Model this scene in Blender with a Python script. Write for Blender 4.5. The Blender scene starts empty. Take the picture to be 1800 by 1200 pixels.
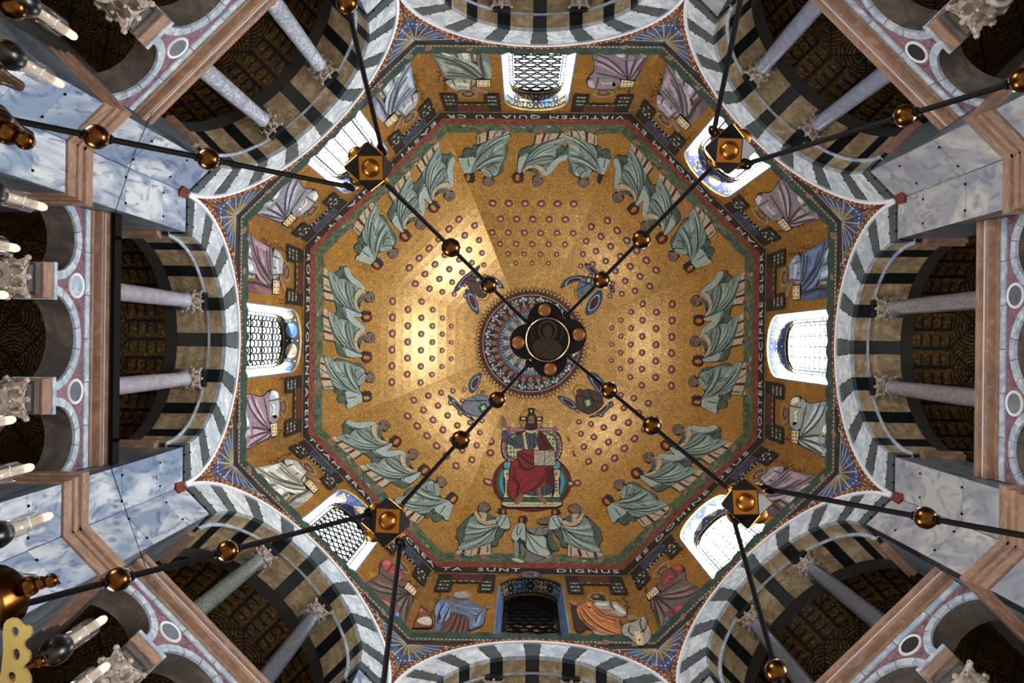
import bpy, math, random
from math import sin, cos, tan, pi, radians, sqrt, atan2, hypot
from mathutils import Vector, Matrix, Euler
from mathutils.geometry import delaunay_2d_cdt
rnd = random.Random(7)
SC = bpy.context.scene
COL = SC.collection
# ------------------------------------------------------------------ camera
F = 1379.2                       # focal length in pixels of an 1800 px wide frame
CX, CY, Z0 = -0.268, -0.016, 1.5  # the camera stands a little off the octagon's axis
def _rot(rx, ry, rz):
    X = Matrix(((1,0,0),(0,cos(rx),-sin(rx)),(0,sin(rx),cos(rx))))
    Y = Matrix(((cos(ry),0,sin(ry)),(0,1,0),(-sin(ry),0,cos(ry))))
    Z = Matrix(((cos(rz),-sin(rz),0),(sin(rz),cos(rz),0),(0,0,1)))
    return X @ Y @ Z
RF = _rot(-0.0017, 0.0159, 0.0117)
cam = bpy.data.cameras.new('camera'); camo = bpy.data.objects.new('camera', cam); COL.objects.link(camo)
camo.matrix_world = Matrix.Translation((CX, CY, Z0)) @ (Matrix(((1,0,0),(0,-1,0),(0,0,-1))) @ RF).transposed().to_4x4()
cam.lens = F/1800*36; cam.sensor_width = 36; cam.clip_end = 200; cam.clip_start = .05
SC.camera = camo
# ------------------------------------------------------------------ light and exposure
SC.view_settings.view_transform = 'Standard'; SC.view_settings.look = 'None'
SC.view_settings.gamma = 1; SC.view_settings.use_curve_mapping = False
SC.view_settings.exposure = 0.45
W = bpy.data.worlds.new('world'); SC.world = W; W.use_nodes = True
bg = W.node_tree.nodes['Background']; bg.inputs[0].default_value = (.86, .92, 1, 1); bg.inputs[1].default_value = 4.0
WIN_POWER = [1200, 1400, 0, 330, 400, 330, 350, 620]     # daylight through the eight drum windows, right wall first
def area(name, loc, target, sx, sy, power, col=(.96, .98, 1)):
    l = bpy.data.lights.new(name, 'AREA'); l.shape = 'RECTANGLE'; l.size = sx; l.size_y = sy; l.energy = power; l.color = col
    o = bpy.data.objects.new(name, l); COL.objects.link(o); o.location = loc
    o.rotation_euler = (Vector(target)-Vector(loc)).to_track_quat('-Z', 'Y').to_euler(); return o
for k in range(8):
    a = radians(45*k)
    if WIN_POWER[k]:
        area('window_daylight', (8.35*cos(a), 8.35*sin(a), 23.4), (0, 0, 20.5), 1.7, 4.6, WIN_POWER[k])
    area('gallery_daylight_fill', (12.2*cos(a), 12.2*sin(a), 11.2), (8.0*cos(a), 8.0*sin(a), 17), 2.6, 1.5, 18, (1, .95, .88))  # fill lamps added inside the galleries, standing in for their unseen windows
for k, p_ in ((0, 1700), (3, 1100), (5, 1100)):      # fill lamps added for floor bounce, standing in for choir and aisle daylight
    a = radians(45*k); area('ground_floor_daylight_fill', (10.5*cos(a), 10.5*sin(a), 5.2), (1.5*cos(a), 1.5*sin(a), 0), 4.0, 4.0, p_, (1, .985, .96))
# ------------------------------------------------------------------ projection helpers
R0 = 7.2; C8 = R0*tan(pi/8); HA = 25.1; BD = 6.4
def H(p, r=R0): return F*r/p
def ray(px, py):
    d = RF.transposed() @ Vector(((px-900)/F, (py-600)/F, 1)); return d
def at_h(px, py, h):
    d = ray(px, py); s = h/d.z; return Vector((CX+d.x*s, CY+d.y*s, Z0+h))
def prof(t): return R0*cos(t), HA+BD*sin(t)
def on_wall(k, px, py, r=R0):
    a = radians(45*k); n = Vector((cos(a), sin(a), 0)); d = ray(px, py)
    s = (r-n.x*CX-n.y*CY)/(n.x*d.x+n.y*d.y)
    P = Vector((CX, CY, 0))+d*s
    return (-n.y*P.x+n.x*P.y, P.z)              # u, h
def on_dome(k, px, py):
    a = radians(45*k); n = Vector((cos(a), sin(a), 0)); d = ray(px, py); lo, hi = 0.0, 1.5
    for _ in range(40):
        m = (lo+hi)/2; r, h = prof(m); s = h/d.z
        if n.x*(CX+d.x*s)+n.y*(CY+d.y*s) > r: hi = m
        else: lo = m
    # larger t -> smaller r; at small t the ray point lies inside
    r, h = prof(lo); s = h/d.z; P = Vector((CX+d.x*s, CY+d.y*s, h))
    return (-n.y*P.x+n.x*P.y, lo)
# ------------------------------------------------------------------ materials
def lin(h):
    h = h.lstrip('#'); v = [int(h[i:i+2], 16)/255 for i in (0, 2, 4)]
    return tuple((c/12.92 if c <= .04045 else ((c+.055)/1.055)**2.4) for c in v)+(1,)
MATS = {}
class NT:
    def __init__(s, name):
        s.m = bpy.data.materials.new(name); s.m.use_nodes = True; s.t = s.m.node_tree; s.b = s.t.nodes['Principled BSDF']
    def n(s, typ, **kw):
        x = s.t.nodes.new(typ)
        for k, v in kw.items():
            if k[0] == '_': setattr(x, k[1:], v)
            else: x.inputs[k.replace('_', ' ')].default_value = v
        return x
    def l(s, a, b): s.t.links.new(a, b)
    def ramp(s, fac, stops, interp='LINEAR'):
        r = s.t.nodes.new('ShaderNodeValToRGB'); e = r.color_ramp.elements; r.color_ramp.interpolation = interp
        while len(e) < len(stops): e.new(.5)
        for q, (p, c) in zip(e, stops): q.position = p; q.color = lin(c) if isinstance(c, str) else c
        s.l(fac, r.inputs[0]); return r.outputs[0]
    def mix(s, fac, a, b, mode='MIX'):
        x = s.t.nodes.new('ShaderNodeMix'); x.data_type = 'RGBA'; x.blend_type = mode
        for sock, v in ((x.inputs[0], fac), (x.inputs[6], a), (x.inputs[7], b)):
            if hasattr(v, 'is_output'): s.l(v, sock)
            else: sock.default_value = v
        return x.outputs[2]
    def math(s, op, a, b=0.0):
        x = s.t.nodes.new('ShaderNodeMath'); x.operation = op
        for i, v in enumerate((a, b)):
            if hasattr(v, 'is_output'): s.l(v, x.inputs[i])
            else: x.inputs[i].default_value = v
        return x.outputs[0]
    def coord(s, scale=(1, 1, 1), rand=True):
        tc = s.t.nodes.new('ShaderNodeTexCoord'); mp = s.t.nodes.new('ShaderNodeMapping'); mp.inputs['Scale'].default_value = scale
        src = tc.outputs['Object']
        if rand:
            oi = s.t.nodes.new('ShaderNodeObjectInfo'); a = s.t.nodes.new('ShaderNodeVectorMath'); a.operation = 'SCALE'
            cb = s.t.nodes.new('ShaderNodeCombineXYZ'); a.inputs[3].default_value = 1
            for i, f in enumerate((37.0, 53.0, 71.0)): s.l(s.math('MULTIPLY', oi.outputs['Random'], f), cb.inputs[i])
            ad = s.t.nodes.new('ShaderNodeVectorMath'); ad.operation = 'ADD'; s.l(src, ad.inputs[0]); s.l(cb.outputs[0], ad.inputs[1]); src = ad.outputs[0]
        s.l(src, mp.inputs[0]); return mp.outputs[0]
    def bump(s, h, strength=.3, dist=.02):
        b = s.n('ShaderNodeBump', Strength=strength, Distance=dist); s.l(h, b.inputs['Height']); s.l(b.outputs[0], s.b.inputs['Normal'])
def plain(name, c, rough=.6, metal=0., spec=.3):
    if name in MATS: return MATS[name]
    t = NT(name); t.b.inputs['Base Color'].default_value = lin(c); t.b.inputs['Roughness'].default_value = rough
    t.b.inputs['Metallic'].default_value = metal; t.b.inputs['Specular IOR Level'].default_value = spec
    MATS[name] = t.m; return t.m
def tess(name, c, c2=None, rough=.5, metal=0., sc=22., amt=.5, spec=.35):
    """mosaic tesserae of one colour family"""
    if name in MATS: return MATS[name]
    t = NT(name); v = t.coord((1, 1, 1), False)
    vo = t.n('ShaderNodeTexVoronoi', Scale=sc); t.l(v, vo.inputs['Vector'])
    no = t.n('ShaderNodeTexNoise', Scale=sc*.35, Detail=3.); t.l(v, no.inputs['Vector'])
    a = Vector(lin(c)[:3]); b = Vector(lin(c2)[:3]) if c2 else a*.55
    rp = t.ramp(no.outputs[0], [(.3, tuple(b)+(1,)), (.62, tuple(a)+(1,))])
    sep = t.t.nodes.new('ShaderNodeSeparateColor'); t.l(vo.outputs['Color'], sep.inputs[0])
    g = t.ramp(sep.outputs[0], [(0, (1-amt, 1-amt, 1-amt, 1)), (1, (1+amt*.5, 1+amt*.5, 1+amt*.5, 1))])
    t.l(t.mix(1., rp, g, 'MULTIPLY'), t.b.inputs['Base Color'])
    t.b.inputs['Roughness'].default_value = rough; t.b.inputs['Metallic'].default_value = metal; t.b.inputs['Specular IOR Level'].default_value = spec
    t.bump(sep.outputs[1], .35, .01)
    MATS[name] = t.m; return t.m
def marble(name, base, vein, dark=None, sc=1.0, rough=.35, stretch=(1, 1, 1), amt=.5, wav=True):
    if name in MATS: return MATS[name]
    t = NT(name); v = t.coord(stretch)
    n1 = t.n('ShaderNodeTexNoise', Scale=1.1*sc, Detail=6., Distortion=2.2); t.l(v, n1.inputs['Vector'])
    n2 = t.n('ShaderNodeTexNoise', Scale=3.0*sc, Detail=8., Distortion=3.5); t.l(v, n2.inputs['Vector'])
    w = t.n('ShaderNodeTexWave', Scale=.9*sc, Distortion=9., Detail=4., Detail_Scale=1.6); t.l(v, w.inputs['Vector'])
    f1 = t.ramp(n1.outputs[0], [(.38, (0, 0, 0, 1)), (.62, (1, 1, 1, 1))])
    f2 = t.ramp(w.outputs[0], [(.05, (1, 1, 1, 1)), (.45, (0, 0, 0, 1))])
    f3 = t.ramp(n2.outputs[0], [(.50, (0, 0, 0, 1)), (.68, (1, 1, 1, 1))])
    c = t.mix(f1, lin(base), lin(vein))
    c = t.mix(t.math('MULTIPLY', f2, amt), c, lin(vein))
    c = t.mix(t.math('MULTIPLY', f3, amt), c, lin(dark or vein))
    t.l(c, t.b.inputs['Base Color']); t.b.inputs['Roughness'].default_value = rough; t.b.inputs['Specular IOR Level'].default_value = .4
    MATS[name] = t.m; return t.m
def gold(name, c1, c2, c3, rough, metal, sc):
    if name in MATS: return MATS[name]
    t = NT(name); v = t.coord((1, 1, 1), False)
    vo = t.n('ShaderNodeTexVoronoi', Scale=sc); t.l(v, vo.inputs['Vector'])
    no = t.n('ShaderNodeTexNoise', Scale=.9, Detail=8., Roughness=.7); t.l(v, no.inputs['Vector'])
    sep = t.t.nodes.new('ShaderNodeSeparateColor'); t.l(vo.outputs['Color'], sep.inputs[0])
    base = t.ramp(no.outputs[0], [(.3, c2), (.7, c1)])
    spk = t.ramp(sep.outputs[0], [(0, (.45, .45, .45, 1)), (.5, (.9, .9, .9, 1)), (.93, (1.15, 1.15, 1.15, 1)), (1, (2.2, 2.1, 1.9, 1))])
    t.l(t.mix(1., base, spk, 'MULTIPLY'), t.b.inputs['Base Color'])
    t.b.inputs['Roughness'].default_value = rough; t.b.inputs['Metallic'].default_value = metal
    t.bump(sep.outputs[1], .5, .01); t.b.inputs['Coat Weight'].default_value = .8; t.b.inputs['Coat Roughness'].default_value = .28
    MATS[name] = t.m; return t.m
G_DOME = gold('dome_gold_mosaic', '#daab5c', '#c08d40', None, .32, .5, 30.)
G_WALL = gold('drum_gold_mosaic', '#c08a2c', '#8a5a1c', None, .42, .6, 20.)
G_RIM = gold('bright_gold_edge', '#e0b75c', '#a87c30', None, .3, .9, 25.)
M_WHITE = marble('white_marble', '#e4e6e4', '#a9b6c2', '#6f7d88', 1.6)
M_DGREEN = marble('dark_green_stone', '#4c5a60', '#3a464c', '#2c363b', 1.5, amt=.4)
M_BLACK = marble('black_and_shaded_stone', '#20262a', '#14181b', '#0c0f11', 1.5, amt=.4)
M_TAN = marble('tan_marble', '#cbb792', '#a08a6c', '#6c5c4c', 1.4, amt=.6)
M_BLUE = marble('blue_veined_marble', '#d3d8db', '#8093ad', '#51678a', .6, stretch=(1.2, 1.2, .5), amt=.95)
M_WARM = marble('warm_grey_veined_marble', '#c6c2b9', '#9396a2', '#6c7186', .6, stretch=(1, 1, .6), amt=.7)
M_WHITE = marble('white_marble', '#e2e4e0', '#aab4bb', '#6f7d88', 1.6)
M_GREYM = marble('grey_jamb_marble', '#7f8890', '#5c656e', '#3d464f', .9, stretch=(1, 1, .5))
M_PALE = marble('pale_blue_marble', '#d5dde2', '#9fb0c2', '#7b8ea5', 2.2, amt=.6)
M_PURPLE = marble('purple_marble', '#5d3c4c', '#84606c', '#b59498', 2.4, amt=.7)
M_CORN = marble('brown_cornice_stone', '#a58068', '#856a5a', '#c2a592', .8, stretch=(1, 1, 3), amt=.5)
M_SOFF = marble('grey_plaster', '#6d645d', '#4f4843', '#403a36', 1.0, rough=.8)
M_STONE = marble('capital_stone', '#cfc4ba', '#a08f82', '#7a685c', 3., rough=.6)
P_BLACK = plain('black_iron', '#040303', .65, 0., .1)
P_BRASS = plain('brass', '#a8712c', .28, 1.)
P_WAX = plain('wax', '#e9dccb', .55)
# ------------------------------------------------------------------ mesh helpers
def link(name, me, parent=None, mats=None, kind=None, label=None, cat=None, group=None, rz=0.):
    o = bpy.data.objects.new(name, me); COL.objects.link(o)
    if parent: o.parent = parent
    if me is not None and mats and not me.materials:
        for m in mats: me.materials.append(m)
    if rz: o.rotation_euler.z = rz
    for k, v in (('kind', kind), ('label', label), ('category', cat), ('group', group)):
        if v: o[k] = v
    return o
class MB:
    """collects faces; build() makes one mesh"""
    def __init__(s): s.v = []; s.f = []; s.m = []; s.mats = []; s.sm = False
    def mi(s, mat):
        if mat not in s.mats: s.mats.append(mat)
        return s.mats.index(mat)
    def add(s, vs, fs, mat):
        b = len(s.v); s.v += [tuple(x) for x in vs]; i = s.mi(mat)
        for f in fs: s.f.append(tuple(b+j for j in f)); s.m.append(i)
    def mesh(s, name, smooth=False):
        me = bpy.data.meshes.new(name); me.from_pydata(s.v, [], s.f)
        for m in s.mats: me.materials.append(m)
        me.polygons.foreach_set('material_index', s.m)
        if smooth: me.polygons.foreach_set('use_smooth', [True]*len(s.f))
        me.update(); return me
    def box(s, lo, hi, mat):
        (a, b, c), (d, e, f) = lo, hi
        s.add([(a,b,c),(d,b,c),(d,e,c),(a,e,c),(a,b,f),(d,b,f),(d,e,f),(a,e,f)], [(0,3,2,1),(4,5,6,7),(0,1,5,4),(1,2,6,5),(2,3,7,6),(3,0,4,7)], mat)
    def tube(s, pts, rad, mat, n=8, cap=True, closed=False):
        pts = [Vector(p) for p in pts]; N = len(pts); rad = rad if isinstance(rad, (list, tuple)) else [rad]*N
        vs = []; fs = []; up = None
        for i, p in enumerate(pts):
            if closed: d = pts[(i+1) % N]-pts[i-1]
            else: d = (pts[min(i+1, N-1)]-pts[max(i-1, 0)])
            d.normalize()
            if up is None: up = d.orthogonal().normalized()
            up = (up-d*up.dot(d)).normalized(); w = d.cross(up)
            for j in range(n): a = 2*pi*j/n; vs.append(p+(up*cos(a)+w*sin(a))*rad[i])
        M = N if closed else N-1
        for i in range(M):
            for j in range(n):
                a = i*n; b = ((i+1) % N)*n; fs.append((a+j, a+(j+1) % n, b+(j+1) % n, b+j))
        if cap and not closed: fs.append(tuple(range(n))[::-1]); fs.append(tuple(range((N-1)*n, N*n)))
        s.add(vs, fs, mat)
    def lathe(s, prof_, mat, o=(0, 0, 0), axis=(0, 0, 1), n=16):
        ax = Vector(axis).normalized(); u = ax.orthogonal().normalized(); w = ax.cross(u); o = Vector(o); vs = []; fs = []
        for r, z in prof_:
            for j in range(n): a = 2*pi*j/n; vs.append(o+ax*z+(u*cos(a)+w*sin(a))*max(r, 1e-4))
        for i in range(len(prof_)-1):
            for j in range(n): fs.append((i*n+j, i*n+(j+1) % n, (i+1)*n+(j+1) % n, (i+1)*n+j))
        fs.append(tuple(range(n))[::-1]); fs.append(tuple(range((len(prof_)-1)*n, len(prof_)*n)))
        s.add(vs, fs, mat)
    def ball(s, o, r, mat, n=14, m=9, sz=1.):
        s.lathe([(r*sin(pi*i/m), -r*sz*cos(pi*i/m)) for i in range(m+1)], mat, o, n=n)
def cdt(outer, holes=(), grid=None):
    pts = []; edges = []
    for loop in [outer]+list(holes):
        b = len(pts); L = len(loop); pts += [Vector((p[0], p[1])) for p in loop]; edges += [(b+i, b+(i+1) % L) for i in range(L)]
    if grid:
        xs = [p[0] for p in outer]; ys = [p[1] for p in outer]; x = min(xs)+grid*.5
        while x < max(xs):
            y = min(ys)+grid*.5
            while y < max(ys): pts.append(Vector((x, y))); y += grid
            x += grid
    r = delaunay_2d_cdt(pts, edges, [], 0 if (holes or grid) else 1, 1e-5)
    V = [tuple(p) for p in r[0]]; Fs = [tuple(f) for f in r[2]]
    if holes or grid:
        k = []
        for f in Fs:
            c = (sum(V[i][0] for i in f)/len(f), sum(V[i][1] for i in f)/len(f))
            if pip(c, outer) and not any(pip(c, h) for h in holes): k.append(f)
        Fs = k
    return V, Fs
def prism(mb, outer, r0, r1, mat, holes=(), side_mat=None):
    """(u,h) outline extruded along r (local x); z = h + Z0"""
    vs, fs = cdt(outer, holes); n = len(vs)
    V = [(r0, u, h+Z0) for u, h in vs]+[(r1, u, h+Z0) for u, h in vs]
    mb.add(V, [tuple(f) for f in fs]+[tuple(i+n for i in f)[::-1] for f in fs], mat)
    for loop in [outer]+list(holes):
        L = len(loop); V = [(r0, u, h+Z0) for u, h in loop]+[(r1, u, h+Z0) for u, h in loop]
        mb.add(V, [(i, (i+1) % L, L+(i+1) % L, L+i) for i in range(L)], side_mat or mat)
def arc(cx, cy, R, a0, a1, n):      # a from the crown (0), positive to +u
    return [(cx+R*sin(a0+(a1-a0)*i/n), cy+R*cos(a0+(a1-a0)*i/n)) for i in range(n+1)]
def chaikin(p, it=1, closed=True):
    for _ in range(it):
        q = []
        L = len(p)
        if closed:
            for i in range(L):
                a, b = p[i], p[(i+1) % L]; q += [(a[0]*.75+b[0]*.25, a[1]*.75+b[1]*.25), (a[0]*.25+b[0]*.75, a[1]*.25+b[1]*.75)]
        else:
            q = [p[0]]
            for i in range(L-1):
                a, b = p[i], p[i+1]; q += [(a[0]*.75+b[0]*.25, a[1]*.75+b[1]*.25), (a[0]*.25+b[0]*.75, a[1]*.25+b[1]*.75)]
            q.append(p[-1])
        p = q
    return p
def ell(cx, cy, rx, ry, n=20, a0=0.): return [(cx+rx*cos(a0+2*pi*i/n), cy+ry*sin(a0+2*pi*i/n)) for i in range(n)]
# ---- mosaic pictures set into a surface: polygons in px of the photograph -> (u, t) on dome or (u, h) on drum wall
KT = 6.9                      # metres per radian of t on the dome, for even triangles
EPS = .008
def fit3(surf, q, layer, mir):
    u, w = q; e = .012+EPS*layer
    if mir: u = -u
    if surf == 'wall': return (R0-e, max(-2.975, min(2.975, u)), w+Z0)
    t = w/KT; r, h = prof(t); nx, nz = BD*cos(t), R0*sin(t); L = hypot(nx, nz)
    lim = r*tan(pi/8)-.012; u = max(-lim, min(lim, u))
    return (r-e*nx/L, u, h-e*nz/L+Z0)
def to_surf(k, surf, pts):
    if surf == 'wall': return [on_wall(k, *p) for p in pts]
    return [(u, t*KT) for u, t in (on_dome(k, *p) for p in pts)]
def subdiv(p, step):
    q = []
    for i in range(len(p)):
        a, b = p[i], p[(i+1) % len(p)]; n = max(1, int(hypot(b[0]-a[0], b[1]-a[1])/step+.999))
        q += [(a[0]+(b[0]-a[0])*j/n, a[1]+(b[1]-a[1])*j/n) for j in range(n)]
    return q
def inlay(mb, surf, poly, mat, layer, mir=False, holes=()):
    g = None
    if surf == 'dome': poly = subdiv(poly, .3); holes = [subdiv(h, .3) for h in holes]; g = .3
    try: vs, fs = cdt(poly, holes, g)
    except Exception: return
    V = [fit3(surf, q, layer, mir) for q in vs]
    # a visible rim gives each inlay its thickness
    L = len(poly); mb.add(V, fs, mat)
    A = [fit3(surf, q, layer, mir) for q in poly]; B = [fit3(surf, q, -1.3, mir) for q in poly]
    mb.add(A+B, [(i, (i+1) % L, L+(i+1) % L, L+i) for i in range(L)], mat)
def pip(c, poly):
    x, y = c; r = False; j = len(poly)-1
    for i in range(len(poly)):
        xi, yi = poly[i]; xj, yj = poly[j]
        if (yi > y) != (yj > y) and x < (xj-xi)*(y-yi)/(yj-yi+1e-12)+xi: r = not r
        j = i
    return r
def ribbon(line, w):
    """polyline -> closed outline, tapering at both ends"""
    L = len(line); a = []; b = []
    for i, p in enumerate(line):
        q0 = line[max(0, i-1)]; q1 = line[min(L-1, i+1)]; dx, dy = q1[0]-q0[0], q1[1]-q0[1]; d = hypot(dx, dy) or 1
        ww = w*.5*(.35+.65*sin(pi*(i+.3)/(L-.4)) if L > 2 else 1); a.append((p[0]-dy/d*ww, p[1]+dx/d*ww)); b.append((p[0]+dy/d*ww, p[1]-dx/d*ww))
    return a+b[::-1]
def picture(side, surf, o, s, items, mir=False, dx=0, dy=0):
    """items: (mat, layer, 'p'|'s'|'l', pts, [width]) in crop px -> MB"""
    mb = MB()
    for it in items:
        mat, layer, kind, pts = it[:4]
        if kind == 's': pts = chaikin(pts, 2)
        if kind == 'l': pts = chaikin(pts, 1, False)
        q = to_surf(side, surf, [(o[0]+x*s+dx, o[1]+y*s+dy) for x, y in pts])
        if kind == 'l': q = ribbon(q, it[4])
        inlay(mb, surf, q, mat, layer, mir)
    return mb
SIDES = ['right', 'lower_right', 'bottom', 'lower_left', 'left', 'upper_left', 'top', 'upper_right']
WHERE = ['right', 'lower right', 'bottom', 'lower left', 'left', 'upper left', 'top', 'upper right']
RZ = [radians(45*k) for k in range(8)]
# ================================================================== the octagonal shell
HS = 15.9; RI, RE = 2.15, 2.94; HCROWN = HS+RE
# window in the drum wall
WB, WS, WR = H(516), H(425)+.0, .93
def win_outline(R, hs, hb, n=18): return [(-R, hb), (R, hb)]+arc(0, hs, R, pi/2, -pi/2, n)
wm = MB()
outer = [(-C8, HA+.02), (-C8, 15.5), (-RE, 15.5)]+arc(0, HS, RE, -pi/2, pi/2, 40)+[(RE, 15.5), (C8, 15.5), (C8, HA+.02)]
prism(wm, outer, R0, R0+.62, G_WALL, holes=[win_outline(WR, WS, WB)])
WALLMESH = wm.mesh('wall')
walls = []
for k in range(8):
    walls.append(link('wall_'+SIDES[k], WALLMESH, kind='structure', rz=RZ[k], label='gold mosaic drum wall above a striped arch, %s side of the octagon' % WHERE[k]))
def share(cache, key, fn):
    if key not in cache: cache[key] = fn()
    return cache[key]
MC = {}
def part(k, name, key, fn, label=None, kind=None, parent=None):
    return link(name, share(MC, key, fn), parent or walls[k], label=label, kind=kind)
def mk(f, smooth=False):
    mb = MB(); f(mb); return mb.mesh('mesh', smooth)
# ---- polychrome arch
vz = []
edges = []; a = -4.0                       # degrees from crown; narrow dark wedges and wide light ones
STOPS = [0, 8.2, 22.5-4.1, 22.5+4.1, 45-4.1, 45+4.1, 67.5-4.1, 67.5+4.1, 90-6.5, 90]
WED = []
prev = -4.1
for c in (0, 22.5, 45, 67.5):
    WED.append((c-4.1, c+4.1, 1)); WED.append((c+4.1, c+22.5-4.1 if c < 67 else 83.5, 0))
WED.append((83.5, 90, 1))
ALLW = WED+[(-b, -a_, d) for a_, b, d in WED if a_ > 0]
for k in range(8):
    for i, (a0, a1, d) in enumerate(ALLW):
        g = .08
        def f(mb, R_0=RI, R_1=RE-.05, r0=R0-.03, r1=R0+.33, m=None):
            A0, A1 = radians(a0+g), radians(a1-g)
            prism(mb, arc(0, HS, R_1, A0, A1, 5)+arc(0, HS, R_0, A1, A0, 5), r0, r1, m)
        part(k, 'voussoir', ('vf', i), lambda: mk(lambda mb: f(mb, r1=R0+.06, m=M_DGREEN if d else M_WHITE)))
        part(k, 'voussoir', ('vs', i), lambda: mk(lambda mb: f(mb, RI, RI+.3, R0+.065, R0+.46, M_BLACK if d else M_TAN)))  # dark soffit wedges: green stone with its shade put into the colour as black
        part(k, 'voussoir', ('vt', i), lambda: mk(lambda mb: f(mb, RI+.02, RI+.35, R0+.47, 8.32, M_BLACK if d else M_TAN)))  # same painted-in shade on the dark wedges of the deeper soffit ring
    part(k, 'arch_moulding', 'am', lambda: mk(lambda mb: prism(mb, arc(0, HS, RE+.03, -pi/2, pi/2, 48)+arc(0, HS, RE-.045, pi/2, -pi/2, 48), R0-.07, R0+.1, plain('white_moulding', '#e6e8ea', .5))), label='thin white moulding around the striped arch')
    part(k, 'arch_fillet', 'af', lambda: mk(lambda mb: prism(mb, arc(0, HS, RI+.3, -pi/2, pi/2, 40)+arc(0, HS, RI-.07, pi/2, -pi/2, 40), R0+.335, R0+.37, M_PALE)))
    part(k, 'arch_back_band', 'ab', lambda: mk(lambda mb: prism(mb, arc(0, HS, RI+.45, -pi/2, pi/2, 40)+arc(0, HS, RI+.02, pi/2, -pi/2, 40), 8.33, 8.6, plain('dark_grey_band', '#3a3733', .8))))
    # red mosaic band following the arch, dark spandrel field, line of beads and green ground
    def spand(mb):
        hb = H(524)
        for sg in (-1, 1):
            o = [(sg*.9, hb)]+[(sg*u, h) for u, h in arc(0, HS, RE+.04, asin_(0.9/(RE+.04)), pi/2-.01, 26)]+[(sg*2.975, 15.55), (sg*2.975, hb)]
            if sg < 0: o = o[::-1]
            inlay(mb, 'wall', o, tess('spandrel_dark', '#22323a', '#141c20', sc=18), 0)
    from math import asin as asin_
    part(k, 'spandrel_mosaic', 'sp', lambda: mk(spand), label='dark blue-black mosaic field between arch and drum wall')
    def redband(mb):
        inlay(mb, 'wall', arc(0, HS, RE+.26, -pi/2+.02, pi/2-.02, 48)+arc(0, HS, RE+.035, pi/2, -pi/2, 48), tess('red_band', '#7c3226', '#4e1a14', sc=16), 3.2)
        w = plain('pearl', '#e8ddcc', .5); gl = tess('red_gold', '#a8813c', '#7a4c28', sc=20)
        for i in range(-30, 31):
            for dr in (.09, .2):
                a_ = i*.0515+(dr-.1)*.2; u, h = (RE+dr)*sin(a_), HS+(RE+dr)*cos(a_)
                if abs(u) < 2.93: inlay(mb, 'wall', ell(u, h, .018, .024, 6), w, 4)
        for i in range(-7, 8):
            a_ = i*.2; inlay(mb, 'wall', ribbon(arc(0, HS, RE+.145, a_-.06, a_+.06, 4), .08), gl, 4)
    part(k, 'red_mosaic_band', 'rb', lambda: mk(redband), label='red mosaic band with pearls along the arch')
    def endcap(mb):
        for sg in (-1, 1):
            inlay(mb, 'wall', [(sg*2.86, 15.52), (sg*2.975, 15.52), (sg*2.975, 17.0), (sg*2.93, 17.0)], MATS['red_band'], 3.4)
    part(k, 'red_mosaic_end', 're', lambda: mk(endcap))
    def ground(mb):
        g1 = tess('green_ground', '#2d4d43', '#18302a', sc=14); h0, h1 = H(524), H(511)
        inlay(mb, 'wall', [(-2.975, h0), (2.975, h0), (2.975, h1-.05)]+[(2.975-5.95*i/40., h1+.06*sin(i*1.7)+.04*cos(i*2.9)) for i in range(1, 40)]+[(-2.975, h1)], g1, 2.5)
        inlay(mb, 'wall', [(-2.975, h0-.12), (2.975, h0-.12), (2.975, h0), (-2.975, h0)], tess('brown_line', '#6e4c34', '#3f2a1e', sc=16), 2.4)
        w = plain('bead_line', '#a9b0a4', .6)
        for i in range(60): inlay(mb, 'wall', [(-2.95+i*.1, h0-.03), (-2.89+i*.1, h0-.03), (-2.89+i*.1, h0+.02), (-2.95+i*.1, h0+.02)], w, 3)
    part(k, 'green_ground_mosaic', 'gg', lambda: mk(ground), label='green mosaic ground strip under the standing figures')
    # inscription band
    part(k, 'inscription_band', 'ib', lambda: mk(lambda mb: (inlay(mb, 'wall', [(-2.975, H(405.5)), (2.975, H(405.5)), (2.975, HA), (-2.975, HA)], tess('black_band', '#1b2024', '#0d0f12', sc=20), 1),
        inlay(mb, 'wall', [(-2.975, H(407.5)), (2.975, H(407.5)), (2.975, H(406)), (-2.975, H(406))], tess('tan_line', '#8d7250', '#5a4430', sc=20), 1.2))))
    # ---- pier faces: slabs of veined marble, cornice, clamps
    zs = [15.88, H(668), H(738), H(812)+.05]
    for sg in (-1, 1):
        for j in range(3):
            def slab(mb, j=j, sg=sg):
                u0, u1 = sorted((sg*2.19, sg*2.978)); prism(mb, [(u0+.004, zs[j+1]+.006), (u1, zs[j+1]+.006), (u1, zs[j]-.006), (u0+.004, zs[j]-.006)], R0-.004*(j % 2), R0+.3, M_WARM if k in (0, 7, 1) else M_BLUE)
            part(k, 'marble_slab', ('sl', j, sg, k in (0, 7, 1)), lambda: mk(slab))
        zl = [H(848)-.02, H(912), H(990), 7.2]
        for j in range(3):
            def slab2(mb, j=j, sg=sg):
                u0, u1 = sorted((sg*2.19, sg*2.978)); prism(mb, [(u0+.004, zl[j+1]+.006), (u1, zl[j+1]+.006), (u1, zl[j]-.006), (u0+.004, zl[j]-.006)], R0-.004*(j % 2), R0+.3, M_WARM if k in (0, 7, 1) else M_BLUE)
            part(k, 'marble_slab', ('sm', j, sg, k in (0, 7, 1)), lambda: mk(slab2))
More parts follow.
